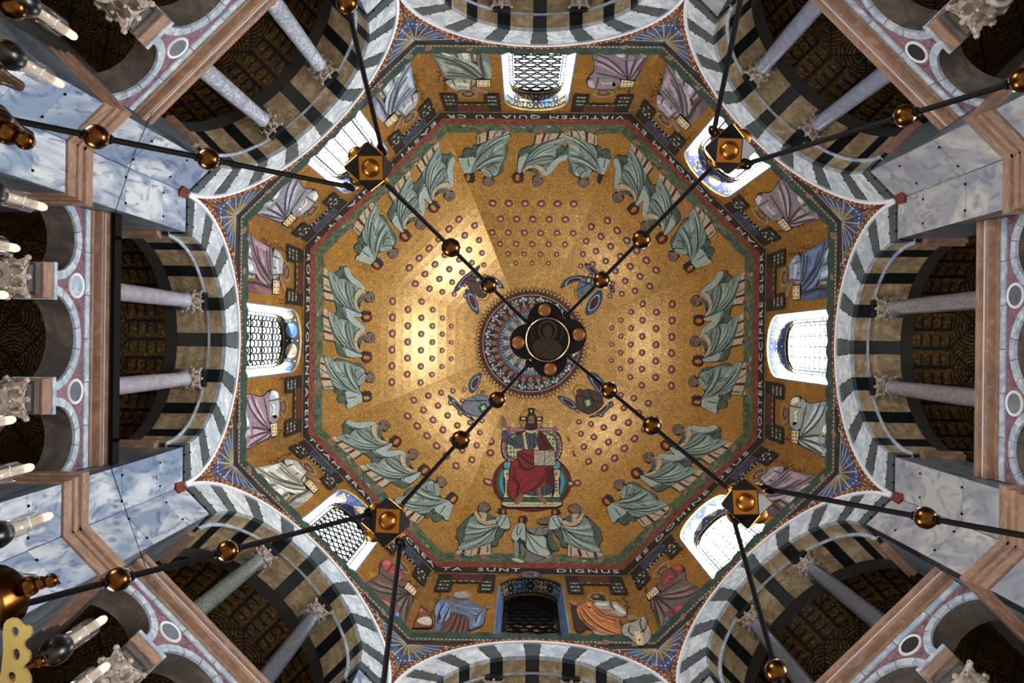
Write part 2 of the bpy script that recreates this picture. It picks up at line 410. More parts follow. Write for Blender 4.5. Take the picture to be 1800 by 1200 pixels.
        # return (jamb) faces
        for j, (hb, ht) in enumerate(((13.7, 15.86), (12.1, 13.68), (9.6, 11.7), (7.2, 9.58))):
            part(k, 'marble_slab', ('jm', j, sg), lambda hb=hb, ht=ht, sg=sg: mk(lambda mb: mb.box((R0+.02, min(sg*2.19, sg*2.45), hb+Z0), (8.4, max(sg*2.19, sg*2.45), ht+Z0), M_GREYM)))
        def corn(mb, sg=sg):
            hc1, hc0 = H(812)+.03, H(848)
            for d0, a_, b_ in ((.10, 0, .35), (.06, .35, .6), (.03, .6, 1.)):
                u0, u1 = sorted((sg*2.13, sg*2.978)); z0_, z1_ = hc1-(hc1-hc0)*b_, hc1-(hc1-hc0)*a_
                w0, w1 = sorted((sg*(2.19-d0), sg*2.978)); mb.box((R0-d0, w0, z0_+Z0), (R0+.2, w1, z1_+Z0), M_CORN)
                w0, w1 = sorted((sg*(2.19-d0), sg*2.4)); mb.box((R0+.2, w0, z0_+Z0), (8.4, w1, z1_+Z0), M_CORN)
        part(k, 'pier_cornice', ('pc', sg), lambda: mk(corn), label='moulded brown stone cornice across the marble pier')
        def impost(mb, sg=sg):
            for d0, z0_, z1_ in ((.10, HS-.02, HS+.1), (.05, HS-.12, HS-.02)):
                mb.box((R0+.5, min(sg*(2.15-d0), sg*2.4), z0_+Z0-.1), (8.5, max(sg*(2.15-d0), sg*2.4), z1_+Z0-.1), M_CORN)
        part(k, 'impost_moulding', ('im', sg), lambda: mk(impost), label='brown impost moulding inside the arch')
    def clamps(mb):
        for sg in (-1, 1):
            for z in zs[1:3]+[H(912)]:
                for uu in (2.35, 2.8): mb.box((R0-.02, sg*uu-.018, z-.02+Z0), (R0+.01, sg*uu+.018, z+.02+Z0), P_BLACK)
        for a0, a1, d in ALLW:
            if d:
                for aa in (a0, a1):
                    for Rr in (RI+.2, RI+.55):
                        A = radians(aa); u, h = Rr*sin(A), HS+Rr*cos(A); mb.box((R0-.045, u-.014, h-.014+Z0), (R0, u+.014, h+.014+Z0), P_BLACK)
    part(k, 'bronze_clamp', 'cl', lambda: mk(clamps), kind='stuff')
    # pier core behind the slabs
    part(k, 'pier_core', 'pcore', lambda: mk(lambda mb: [mb.box((R0+.25, min(sg*2.25, sg*3.0), 7.2+Z0), (8.4, max(sg*2.25, sg*3.3), 16+Z0), M_SOFF) for sg in (-1, 1)]))
# ---- the rest of the building: stone floor, outer walls of the sixteen-sided aisle and its roof
def poly_ring(mb, r0, r1, z0, z1, m, n=16):
    V = []; Fc = []
    for j in range(n):
        a_ = 2*pi*(j+.5)/n; V += [(r0*cos(a_), r0*sin(a_), z0), (r1*cos(a_), r1*sin(a_), z0), (r1*cos(a_), r1*sin(a_), z1), (r0*cos(a_), r0*sin(a_), z1)]
    for j in range(n):
        a_, b = j*4, ((j+1) % n)*4
        for q in range(4): Fc.append((a_+q, b+q, b+(q+1) % 4, a_+(q+1) % 4))
    mb.add(V, Fc, m)
link('floor', mk(lambda mb: poly_ring(mb, .01, 16.6, -.2, 0, marble('pale_floor_stone', '#c9c4ba', '#b2aca0', '#9a948a', .5, rough=.5))), kind='structure', label='pale stone floor of the chapel')
link('wall_outer', mk(lambda mb: poly_ring(mb, 16.4, 16.8, 0, 22.2, M_SOFF)), kind='structure', label='outer wall of the sixteen-sided aisle')
link('ceiling_aisle', mk(lambda mb: poly_ring(mb, 8.3, 16.7, 21.9, 22.2, M_SOFF)), kind='structure', label='roof of the gallery aisle')
# ================================================================== gallery vaults behind the arches
def vault_mat():
    t = NT('dark_gold_vault_mosaic'); uv = t.t.nodes.new('ShaderNodeUVMap'); s2 = t.t.nodes.new('ShaderNodeSeparateXYZ'); t.l(uv.outputs[0], s2.inputs[0])
    x, y = s2.outputs[0], s2.outputs[1]
    def cell(v, p): return t.math('SUBTRACT', t.math('FRACT', t.math('DIVIDE', v, p)), .5)
    cxx, cyy = cell(x, 1.1), cell(y, 1.1)
    rr = t.math('SQRT', t.math('ADD', t.math('MULTIPLY', cxx, cxx), t.math('MULTIPLY', cyy, cyy)))
    ring = t.math('ABSOLUTE', t.math('SINE', t.math('MULTIPLY', rr, 40.)))
    line = t.math('GREATER_THAN', ring, .82)
    ang = t.math('ARCTAN2', cyy, cxx); pet = t.math('GREATER_THAN', t.math('SINE', t.math('MULTIPLY', ang, 8.)), .3)
    inner = t.math('LESS_THAN', rr, .2); pet = t.math('MULTIPLY', pet, inner)
    dg = t.math('LESS_THAN', t.math('ABSOLUTE', t.math('SUBTRACT', t.math('ABSOLUTE', cxx), t.math('ABSOLUTE', cyy))), .03)
    pat = t.math('MAXIMUM', t.math('MAXIMUM', line, pet), dg)
    kx = t.math('GREATER_THAN', t.math('ABSOLUTE', cell(x, .22)), .38); ky = t.math('GREATER_THAN', t.math('ABSOLUTE', cell(y, .44)), .40)
    key = t.math('MAXIMUM', t.math('MULTIPLY', kx, t.math('GREATER_THAN', cell(y, .44), -.2)), ky)
    band = t.math('LESS_THAN', x, 1.15)
    pat = t.math('ADD', t.math('MULTIPLY', pat, t.math('SUBTRACT', 1., band)), t.math('MULTIPLY', key, band))
    vo = t.n('ShaderNodeTexVoronoi', Scale=26.); t.l(uv.outputs[0], vo.inputs['Vector'])
    sep = t.t.nodes.new('ShaderNodeSeparateColor'); t.l(vo.outputs['Color'], sep.inputs[0])
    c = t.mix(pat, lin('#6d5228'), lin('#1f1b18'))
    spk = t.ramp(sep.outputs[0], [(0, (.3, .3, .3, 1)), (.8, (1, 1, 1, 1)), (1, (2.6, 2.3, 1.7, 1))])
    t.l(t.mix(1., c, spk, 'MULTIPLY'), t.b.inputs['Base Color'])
    t.b.inputs['Metallic'].default_value = .5; t.b.inputs['Roughness'].default_value = .42
    t.bump(sep.outputs[1], .6, .015)
    return t.m
M_VAULT = vault_mat()
def vault_mesh():
    me = bpy.data.meshes.new('vault'); V = []; Fc = []; UV = []; R = RI+.42; n = 24; rs = [8.55+i*.55 for i in range(10)]
    for r in rs:
        for i in range(n+1):
            a_ = -pi/2+pi*i/n; V.append((r, R*sin(a_), HS+R*cos(a_)+Z0)); UV.append((r-8.55, R*a_))
    for i in range(len(rs)-1):
        for j in range(n): b = i*(n+1)+j; Fc.append((b, b+1, b+n+2, b+n+1))
    # conch closing the far end
    b0 = len(V); m = 8
    for q in range(1, m+1):
        for i in range(n+1):
            a_ = -pi/2+pi*i/n; e = pi/2*q/m; Rr = R*cos(e); V.append((rs[-1]+R*sin(e), Rr*sin(a_), HS+Rr*cos(a_)+Z0)); UV.append((rs[-1]-8.55+R*e, R*a_))
    for q in range(m):
        for j in range(n):
            A = b0+(q-1)*(n+1)+j if q else (len(rs)-1)*(n+1)+j; B = b0+q*(n+1)+j; Fc.append((A, A+1, B+1, B))
    me.from_pydata(V, [], Fc); ul = me.uv_layers.new(name='UVMap')
    for l in me.loops: ul.data[l.index].uv = UV[l.vertex_index]
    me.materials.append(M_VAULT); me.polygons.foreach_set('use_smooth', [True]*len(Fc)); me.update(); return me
VM = vault_mesh()
def gallery_walls(mb):
    for sg in (-1, 1): mb.box((8.42, min(sg*2.57, sg*2.8), 7.0+Z0), (15.8, max(sg*2.57, sg*2.8), HS+.3+Z0), M_SOFF)
    mb.box((15.6, -2.8, 7.0+Z0), (15.8, 2.8, HS+.3+Z0), M_SOFF)
    # outer skin of the vault
    prism(mb, arc(0, HS, RI+.6, -pi/2, pi/2, 20)+arc(0, HS, RI+.46, pi/2, -pi/2, 20), 8.6, 15.7, M_SOFF)
for k in range(8):
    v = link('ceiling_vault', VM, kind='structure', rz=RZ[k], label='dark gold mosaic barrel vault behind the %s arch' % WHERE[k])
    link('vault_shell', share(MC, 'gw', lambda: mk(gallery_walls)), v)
# ================================================================== arcade screens
RSF = 7.66       # front face of the screen
HC0 = 12.13
ARCH = [(0, .72), (-1.62, .56), (1.62, .56)]
HTOP = 12.80
def opening(cu, R, hb, n=16): return [(cu-R, hb), (cu+R, hb)]+[(u, h) for u, h in arc(cu, HTOP-R, R, pi/2, -pi/2, n)]
def screen_body(mb):
    ho = 13.05; lo = 12.0
    # one plate: top band minus three arches, built as an outline that dips between the openings
    o = [(-2.18, ho), (-2.18, lo)]
    for cu, R in sorted(ARCH):
        o += [(cu-R-.1, lo)]+[(u, h) for u, h in arc(cu, HTOP-R, R+.10, -pi/2, pi/2, 16)]+[(cu+R+.1, lo)]
    o += [(2.18, lo), (2.18, ho)]
    prism(mb, o[::-1], RSF, 8.1, M_PURPLE, side_mat=M_SOFF)
    for cu, R in ARCH:
        prism(mb, arc(cu, HTOP-R, R+.10, -pi/2, pi/2, 16)+arc(cu, HTOP-R, R, pi/2, -pi/2, 16), RSF+.03, 8.15, M_SOFF)
def ring_piece(cu, R, i, n=7):
    a0, a1 = -pi/2+pi*i/n+.01, -pi/2+pi*(i+1)/n-.01
    return lambda mb: prism(mb, arc(cu, HTOP-R, R+.13, a0, a1, 3)+arc(cu, HTOP-R, R-.005, a1, a0, 3), RSF-.02, RSF+.03, M_PALE)
screens = []
for k in range(8):
    s = link('wall_gallery_screen', share(MC, 'scr', lambda: mk(screen_body)), kind='structure', rz=RZ[k], label='purple marble arcade screen inside the %s arch' % WHERE[k]); screens.append(s)
    for ai, (cu, R) in enumerate(ARCH):
        for i in range(7): part(k, 'voussoir', ('rp', ai, i), lambda: mk(ring_piece(cu, R, i)), parent=s)
    for i in range(6):
        u0 = -2.18+i*4.36/6
        part(k, 'marble_strip', ('ms', i), lambda: mk(lambda mb: mb.box((RSF-.03, u0+.005, 13.03+Z0), (8.1, u0+.72, 13.17+Z0), M_PALE)), parent=s)
    for sg in (-1, 1):
        def roundel(mb, sg=sg):
            V = [(RSF-.035, sg*.87+.2*cos(2*pi*i/24), 12.79+.2*sin(2*pi*i/24)+Z0) for i in range(24)]
            mb.lathe([(.16, -.01), (.165, .02), (.205, .035), (.215, .02), (.215, -.02)], plain('white_moulding', '#e6e8ea'), (RSF, sg*.87, 12.79+Z0), (-1, 0, 0), 28)
            mb.lathe([(.165, 0), (.165, .024)], M_BLACK if k in (7, 1) else M_PALE if (k == 4 and sg > 0) else M_GREYM, (RSF, sg*.87, 12.79+Z0), (-1, 0, 0), 24)
        part(k, 'roundel', ('ro', k, sg), lambda: mk(roundel), parent=s, label='white-ringed stone roundel in purple marble')
    def cornice(mb):
        for r_, z0_, z1_, m in ((7.46, 13.46, 13.58, M_CORN), (7.52, 13.38, 13.46, plain('white_moulding', '#e6e8ea')), (7.50, 13.28, 13.38, M_CORN), (7.6, 13.17, 13.28, M_CORN)):
            mb.box((r_, -2.18, z0_+Z0), (8.2, 2.18, z1_+Z0), m)
    part(k, 'screen_cornice', 'sc', lambda: mk(cornice), parent=s, label='moulded brown cornice capping the arcade screen')
# black rail in front of the left screen
mb = MB(); mb.box((7.36, -2.18, 13.44+Z0), (7.42, 2.18, 13.66+Z0), P_BLACK)
rail = link('gallery_rail', mb.mesh('rail'), label='black metal rail along the cornice of the left arcade screen', cat='rail', rz=RZ[4])
for u in (-1.75, 1.75):
    mb = MB(); mb.lathe([(.0, 0), (.035, 0), (.035, .06), (.02, .09)], P_BLACK, (7.36, u, 13.5+Z0), (-1, 0, 0), 10)
    link('rail_fixing', mb.mesh('f'), rail)
# ================================================================== columns
def acanthus(mb, r, z, h, mat, seed):
    rr = random.Random(seed); n = 24; prof_ = [(r*1.02, 0), (r*1.2, .03*h), (r*1.05, .07*h), (r*1.1, .3*h), (r*1.25, .6*h), (r*1.55, .85*h)]
    mb.lathe([(a_, z+b) for a_, b in prof_], mat, n=16)
    for tier, (zz, out, cnt, ph) in enumerate(((.12, 1.35, 8, 0), (.42, 1.65, 8, .39), (.66, 2.1, 4, pi/4), (.62, 1.6, 4, 0))):
        for i in range(cnt):
            a_ = ph+2*pi*i/cnt; c_, s_ = cos(a_), sin(a_)
            L = []
            for q in range(5):
                f = q/4; rad = r*(1.05+(out-1.05)*f**1.6); hh = z+h*(zz+.30*sin(f*pi*.62)); L.append((c_*rad, s_*rad, hh))
            w = [.42*r*x for x in (.8, 1., 1.05, .8, .35)]
            V = []
            for p, ww in zip(L, w): V += [(p[0]-s_*ww, p[1]+c_*ww, p[2]), (p[0]+c_*.05, p[1]+s_*.05, p[2]+.02), (p[0]+s_*ww, p[1]-c_*ww, p[2])]
            Fs = []
            for q in range(4):
                b = q*3; Fs += [(b, b+3, b+4, b+1), (b+1, b+4, b+5, b+2), (b, b+1, b+4, b+3), (b+1, b+2, b+5, b+4)]
            mb.add(V, Fs, mat)
            e = L[-1]; mb.ball((e[0], e[1], e[2]-.01), r*.17 if tier < 2 else r*.26, mat, 6, 4)
    # abacus with concave sides
    P = []
    for q in range(4):
        a0 = pi/4+q*pi/2; R = r*2.15
        A = (R*cos(a0), R*sin(a0)); B = (R*cos(a0+pi/2), R*sin(a0+pi/2))
        for j in range(6):
            f = j/6; x, y = A[0]+(B[0]-A[0])*f, A[1]+(B[1]-A[1])*f; sq = 1-.30*sin(pi*f); P.append((x*sq, y*sq))
    n = len(P); V = [(x, y, z+h*.86) for x, y in P]+[(x*1.04, y*1.04, z+h) for x, y in P]
    mb.add(V, [tuple(range(n))[::-1], tuple(range(n, 2*n))]+[(i, (i+1) % n, n+(i+1) % n, n+i) for i in range(n)], mat)
COLM = {0: marble('mauve_grey_granite', '#8d8385', '#6d6467', '#5a5256', 6., amt=.3), 1: marble('slate_grey_granite', '#5a5d66', '#444751', '#383b44', 8., amt=.3),
        2: M_WHITE, 3: marble('green_speckled_granite', '#8b958d', '#3f4a45', '#2a302d', 14., amt=.8), 4: marble('lilac_grey_marble', '#a9a4ac', '#8f8b96', '#77737f', 3., amt=.3),
        5: marble('blue_mottled_white_marble', '#d9dbdf', '#8b93a5', '#5f6a80', 5., amt=.7), 6: M_WHITE, 7: marble('lavender_grey_marble', '#8f93a6', '#777b90', '#60647a', 2.5, amt=.4)}
COLN = {0: 'mauve grey', 1: 'slate grey', 2: 'white', 3: 'green speckled', 4: 'lilac grey', 5: 'blue mottled white', 6: 'white', 7: 'lavender grey'}
def top_shaft(mb, m):
    mb.lathe([(.175, 13.75), (.17, 13.9), (.165, 15.5), (.15, 17.2), (.165, 17.22), (.165, 17.27), (.15, 17.3)], m, n=20)
def slot(k, sg):
    a_ = RZ[k]; r, u = 7.78, sg*.87; return (r*cos(a_)-u*sin(a_), r*sin(a_)+u*cos(a_), 0)
for k in range(8):
    for sg in (-1, 1):
        c = bpy.data.objects.new('gallery_column', None); COL.objects.link(c); c.location = Vector(slot(k, sg))+Vector((0, 0, 13.58+Z0)); c.rotation_euler.z = RZ[k]
        first = {-1: 'anticlockwise', 1: 'clockwise'}[sg]
        pos = {0: ('upper', 'lower'), 1: ('upper right', 'lower left'), 2: ('right', 'left'), 3: ('lower right', 'upper left'), 4: ('lower', 'upper'), 5: ('lower left', 'upper right'), 6: ('left', 'right'), 7: ('upper left', 'lower right')}[k][0 if sg < 0 else 1]
        c['label'] = '%s gallery column, %s of the two under the %s arch' % (COLN[k], pos, WHERE[k]); c['category'] = 'column'; c['kind'] = 'thing'; c['group'] = 'upper gallery columns'
        cm = COLM[3] if (k == 3 and sg > 0) else (COLM[1] if k == 3 else COLM[k])
        zb = -13.58
        link('shaft', share(MC, ('sh', cm.name), lambda: mk(lambda mb: mb.lathe([(.175, .16), (.17, .3), (.165, 1.9), (.15, 3.55), (.166, 3.57), (.166, 3.62), (.15, 3.64)], cm, n=20), True)), c)
        link('base', share(MC, 'cbase', lambda: mk(lambda mb: (mb.box((-.23, -.23, 0), (.23, .23, .06), M_STONE), mb.lathe([(.22, .06), (.24, .09), (.22, .12), (.19, .13), (.2, .16), (.17, .17)], M_STONE)))), c)
        link('capital', share(MC, ('cap', sg), lambda: mk(lambda mb: acanthus(mb, .15, 3.62, .42, M_STONE, 3+sg))), c)
        link('impost_block', share(MC, 'cimp', lambda: mk(lambda mb: mb.box((-.27, -.2, 4.04), (.42, .2, 4.36), M_BLACK))), c)
        # lower tier
        c = bpy.data.objects.new('arcade_column', None); COL.objects.link(c); c.location = Vector(slot(k, sg*1.025))+Vector((0, 0, 7.6+Z0)); c.rotation_euler.z = RZ[k]
        c['label'] = 'pale column under the arcade screen, %s of the pair inside the %s arch' % (pos, WHERE[k]); c['category'] = 'column'; c['kind'] = 'thing'; c['group'] = 'lower arcade columns'
        link('shaft', share(MC, 'lsh', lambda: mk(lambda mb: mb.lathe([(.19, 0), (.18, 1.5), (.165, 3.15)], COLM[4], n=20), True)), c)
        link('capital', share(MC, 'lcap', lambda: mk(lambda mb: acanthus(mb, .19, 3.12, .62, M_STONE, 9))), c)
        link('impost_block', share(MC, 'limp', lambda: mk(lambda mb: (mb.box((-.12, -.24, 3.74), (.42, .24, 3.92), M_PALE), mb.box((-.14, -.2, 3.92), (.42, .2, 4.05), M_SOFF), mb.box((-.17, -.24, 4.05), (.42, .24, 4.2), M_SOFF), mb.box((-.2, -.27, 4.2), (.42, .27, 4.44), M_CORN), mb.box((-.22, -.29, 4.44), (.42, .29, 4.52), M_PALE)))), c)
# ================================================================== dome
ceiling = link('ceiling', None, kind='structure', label='golden mosaic dome of eight curved panels above the octagon')
def dome_panel(mb):
    n = 26; t1 = math.acos(1.6/R0); m = 10; V = []; Fc = []
    for i in range(n+1):
        r, h = prof(t1*i/n); w = r*tan(pi/8)
        for j in range(m+1): V.append((r, -w+2*w*j/m, h+Z0))
    for i in range(n):
        for j in range(m): b = i*(m+1)+j; Fc.append((b, b+m+1, b+m+2, b+1))
    mb.add(V, Fc, G_DOME)
    V2 = [(x*1.03+.02, y*1.03, z+.25) for x, y, z in V]; mb.add(V2, Fc, M_SOFF)
for k in range(8):
    link('dome_panel', share(MC, 'dp', lambda: mk(dome_panel)), ceiling, rz=RZ[k])
T_ = lambda p: next(t for t in [x*.0005 for x in range(0, 3000)] if F*prof(t)[0]/prof(t)[1] <= p)
t_red, t_grn = T_(386.5)*KT, T_(370.5)*KT
RED = tess('red_border', '#8d4638', '#6c2c24', sc=14, rough=.6); GRN = tess('green_meadow', '#5c6d4e', '#41523e', sc=12, rough=.6)
def drect(mb, t0, t1, m, layer):
    w = 2.99; inlay(mb, 'dome', [(-w, t0), (w, t0), (w, t1), (-w, t1)], m, layer)
def border(mb): drect(mb, 0.0, t_red, RED, 1)
def meadow(mb):
    drect(mb, t_red, t_grn, GRN, 1)
PLc = [tess('plant_dark', '#38594c', '#24423a', sc=14), tess('plant_blue', '#6f9aa6', '#4a7480', sc=14), tess('plant_white', '#cfd4c4', '#a9b09c', sc=14), tess('plant_violet', '#5a5a74', '#3c3c58', sc=14), tess('plant_pink', '#b08a7a', '#8a6658', sc=14)]
def plants(mb, seed):
    r_ = random.Random(seed)
    for i in range(70):
        u = r_.uniform(-2.7, 2.7); t = r_.uniform(t_red+.05, t_grn-.06); a_ = r_.uniform(-.9, .9); L = r_.uniform(.08, .2)
        q = [(u, t), (u+L*.5*sin(a_)-.03, t+L*.5), (u+L*sin(a_), min(t+L, t_grn)), (u+L*.5*sin(a_)+.03, t+L*.5)]
        inlay(mb, 'dome', q, PLc[0] if i % 3 else PLc[1], 2)
    for i in range(16):
        u = r_.uniform(-2.7, 2.7); t = r_.uniform(t_red+.1, t_grn+.05); m = r_.choice(PLc[1:])
        for j in range(5): inlay(mb, 'dome', ell(u+.05*cos(j*1.257), t+.05*sin(j*1.257), .025, .025, 6), m, 3)
for k in range(8):
    link('red_border_mosaic', share(MC, 'rbm', lambda: mk(border)), ceiling, rz=RZ[k])
    link('meadow_mosaic', share(MC, 'mdm', lambda: mk(meadow)), ceiling, rz=RZ[k], label='green meadow strip under the procession')
    link('meadow_plants', share(MC, ('mpl', k % 3), lambda: mk(lambda mb: plants(mb, k % 3))), ceiling, rz=RZ[k], kind='stuff')
# ---- rosettes
def rosette(mb, u, t, R):
    inlay(mb, 'dome', ell(u, t, R, R, 14), tess('rosette_red', '#7c3524', '#5c2218', sc=30, rough=.5), 1)
    w = plain('rosette_white', '#dccdb4', .5)
    for j in range(8):
        a_ = 2*pi*j/8; c_, s_ = cos(a_), sin(a_); r1, ww = R*.78, R*.1
        inlay(mb, 'dome', [(u+c_*R*.12-s_*ww, t+s_*R*.12+c_*ww), (u+c_*r1, t+s_*r1), (u+c_*R*.12+s_*ww, t+s_*R*.12-c_*ww)], w, 2)
rows = [(246, 6, .98), (218.5, 7, .86), (194.5, 6, .72), (174.5, 5, .72), (157, 4, .6), (141, 3, .45)]
for k in range(8):
    for ri, (p, n, wf) in enumerate(rows):
        if k == 2 and ri > 0: continue
        if k % 2 == 0 and k != 2: pass
        t = T_(p); r, h = prof(t); w = 24.4*h/F if k % 2 else 28.5*h/F
        for i in range(n):
            u = (i-(n-1)/2)*w*(1.0 if ri else 1.0)
            if abs(u) > r*tan(pi/8)-.16: continue
            if k == 2 and abs(u) < 1.5: continue
            link('rosette', share(MC, ('rs', ri, i, k % 2), lambda: mk(lambda mb: rosette(mb, u, t*KT, .155-.012*ri))), ceiling, rz=RZ[k])
if True:      # rosettes beside the throne
    for i, (x, y) in enumerate([(862, 796), (1013, 796), (856, 846), (1015, 849), (863, 776), (1004, 770), (832, 800)]):
        q = to_surf(2, 'dome', [(x, y)])[0]; link('rosette', mk(lambda mb: rosette(mb, q[0], q[1], .15)), ceiling, rz=RZ[2])
# ---- central medallion
TM = math.acos(2.18/R0); hM = prof(TM)[1]
def disc_ring(mb, r0, r1, z, m, n=64):
    r0 *= 1.043; r1 *= 1.043
    V = []; Fc = []
    for j in range(n):
        a_ = 2*pi*j/n; V += [(r0*cos(a_), r0*sin(a_), z), (r1*cos(a_), r1*sin(a_), z), (r1*cos(a_), r1*sin(a_), z+.1), (r0*cos(a_), r0*sin(a_), z+.1)]
    for j in range(n):
        a_, b = j*4, ((j+1) % n)*4
        for q in range(4): Fc.append((a_+q, b+q, b+(q+1) % 4, a_+(q+1) % 4))
    mb.add(V, Fc, m)
def radial(mb, n, r0, r1, w, z, m, ph=0., shape='leaf'):
    r0 *= 1.043; r1 *= 1.043
    for j in range(n):
        a_ = 2*pi*(j+ph)/n; c_, s_ = cos(a_), sin(a_); P = []
        if shape == 'leaf': P = [(r0, -w*.3), ((r0+r1)/2, -w), (r1, 0), ((r0+r1)/2, w), (r0, w*.3)]
        elif shape == 'box': P = [(r0, -w), (r1, -w), (r1, w), (r0, w)]
        elif shape == 'disc': P = [((r0+r1)/2+(r1-r0)/2*cos(q*.628), w*sin(q*.628)) for q in range(10)]
        elif shape == 'wedge': P = [(r0, -w*r0), (r1, -w*r1), (r1, w*r1), (r0, w*r0)]
        elif shape == 'x': P = [(r0, -w), (r0+.03, -w), (r1, w-.02), (r1, w), (r1-.03, w), (r0, -w+.03)]
        elif shape == 'x2': P = [(r0, w), (r0+.03, w), (r1, -w+.02), (r1, -w), (r1-.03, -w), (r0, w-.03)]
        V = [(x*c_-y*s_, x*s_+y*c_, z) for x, y in P]+[(x*c_-y*s_, x*s_+y*c_, z+.03) for x, y in P]; L = len(P)
        mb.add(V, [tuple(range(L))[::-1], tuple(range(L, 2*L))]+[(i, (i+1) % L, L+(i+1) % L, L+i) for i in range(L)], m)
ZM = hM+Z0-.02
def med(mb):
    dk = tess('med_dark', '#2b2a30', '#1a1a20', sc=20); br = tess('med_brown', '#5d2b27', '#401b1a', sc=20); og = tess('med_orange', '#a86f4c', '#7c4c34', sc=24)
    bl = tess('med_blue', '#4a6488', '#2f4464', sc=24); lt = tess('med_light', '#c7c9c4', '#9a9fa0', sc=24); gy = tess('med_grey', '#6d7076', '#43464c', sc=18); wh = plain('rosette_white', '#dccdb4')
    cream = tess('med_cream', '#e7d9a8', '#bfa668', sc=24)
    disc_ring(mb, 1.84, 1.97, ZM-.01, br); radial(mb, 84, 1.93, 2.1, .028, ZM-.02, br, .5); radial(mb, 84, 2.0, 2.07, .026, ZM-.03, cream, 0, 'disc')
    radial(mb, 84, 2.05, 2.17, .012, ZM-.02, br, 0, 'box')
    disc_ring(mb, 1.42, 1.86, ZM, dk)
    disc_ring(mb, 1.835, 1.85, ZM-.02, wh)
    for ph in (0,):
        radial(mb, 16, 1.50, 1.78, .14, ZM-.012, tess('med_tan', '#8f7358', '#6a5240', sc=26), ph, 'disc')
        radial(mb, 16, 1.55, 1.73, .09, ZM-.02, dk, ph, 'disc'); radial(mb, 16, 1.52, 1.76, .12, ZM-.03, lt, ph, 'x'); radial(mb, 16, 1.52, 1.76, .12, ZM-.03, lt, ph, 'x2')
        for d_ in (-.16, 0, .16): radial(mb, 16, 1.62+.06*(d_ == 0), 1.74+.06*(d_ == 0), .06, ZM-.02, lt, ph+.5+d_, 'disc')
        radial(mb, 16, 1.44, 1.66, .02, ZM-.02, lt, ph+.5, 'box')
    radial(mb, 32, 1.3, 1.50, .10, ZM-.015, og, 0, 'disc'); disc_ring(mb, 1.22, 1.42, ZM-.005, tess('med_brown2', '#7a4c40', '#4c2c28', sc=22)); radial(mb, 32, 1.30, 1.44, .06, ZM-.025, dk, .5, 'disc')
    disc_ring(mb, 1.08, 1.24, ZM-.008, bl); radial(mb, 64, 1.08, 1.2, .022, ZM-.02, lt, 0, 'leaf')
    disc_ring(mb, .3, 1.08, ZM, gy)
    for j in range(16): pass
    radial(mb, 16, .45, 1.07, .10, ZM-.012, lt if False else tess('med_fan', '#b9b3ae', '#7d7a7c', sc=18), 0, 'wedge')
    radial(mb, 16, .45, 1.07, .012, ZM-.02, dk, .5, 'box')
    radial(mb, 16, .7, .9, .05, ZM-.022, og, .5, 'disc')
    disc_ring(mb, 0.01, .45, ZM-.01, br)
link('apex_medallion', mk(med), ceiling, label='round medallion at the apex with blue, grey and brown rings')
# ---- palette for figures
g_ = lambda n, a_, b=None, sc=30: tess(n, a_, b, sc=sc, rough=.6, amt=.28)
PG = g_('robe_green', '#8a9b8f', '#71857a'); PL = g_('robe_light', '#b3c0b5', '#99aaa0'); PD = g_('robe_dark', '#56685f', '#415148')
PK = plain('fold_line', '#27352f', .7); CRM = g_('tunic_cream', '#cdb898', '#a99276'); MAR = g_('stripe_maroon', '#5e1f1c', '#471513')
SK = g_('skin', '#94715a', '#775846'); HR = g_('hair_grey', '#7d7168', '#5a5049'); CRR = g_('crown_red', '#6e2416', '#4e1810'); CRB = g_('crown_blue', '#283040', '#181d28')
GI = G_DOME; BK = plain('ink_black', '#191614', .7)
def out(mat, pts, w, layer=.4):    # dark outline under a shape
    return (mat, layer, 'l', pts+[pts[0]], w)
def elder_parts(side, o, s, D, mir=False, dx=0, dy=0, rz=0., label=None, swap=None):
    root = None
    for name in ('mantle', 'tunic', 'sleeve', 'head', 'crown', 'foot'):
        for it in ([D[name]] if name != 'foot' else [[x] for x in D['foot']]):
            key = (id(D), name, id(it[0]) if name == 'foot' else 0, mir, dx, dy)
            me = share(MC, key, lambda: picture(side, 'dome', o, s, it, mir, dx, dy).mesh(name))
            if name == 'mantle':
                root = link('elder_mosaic', me, ceiling, rz=rz, label=label)
            else: link(name, me, root)
    return root
fl = .034
def folds(L, w=fl): return [(PK, 4, 'l', p, w) for p in L]
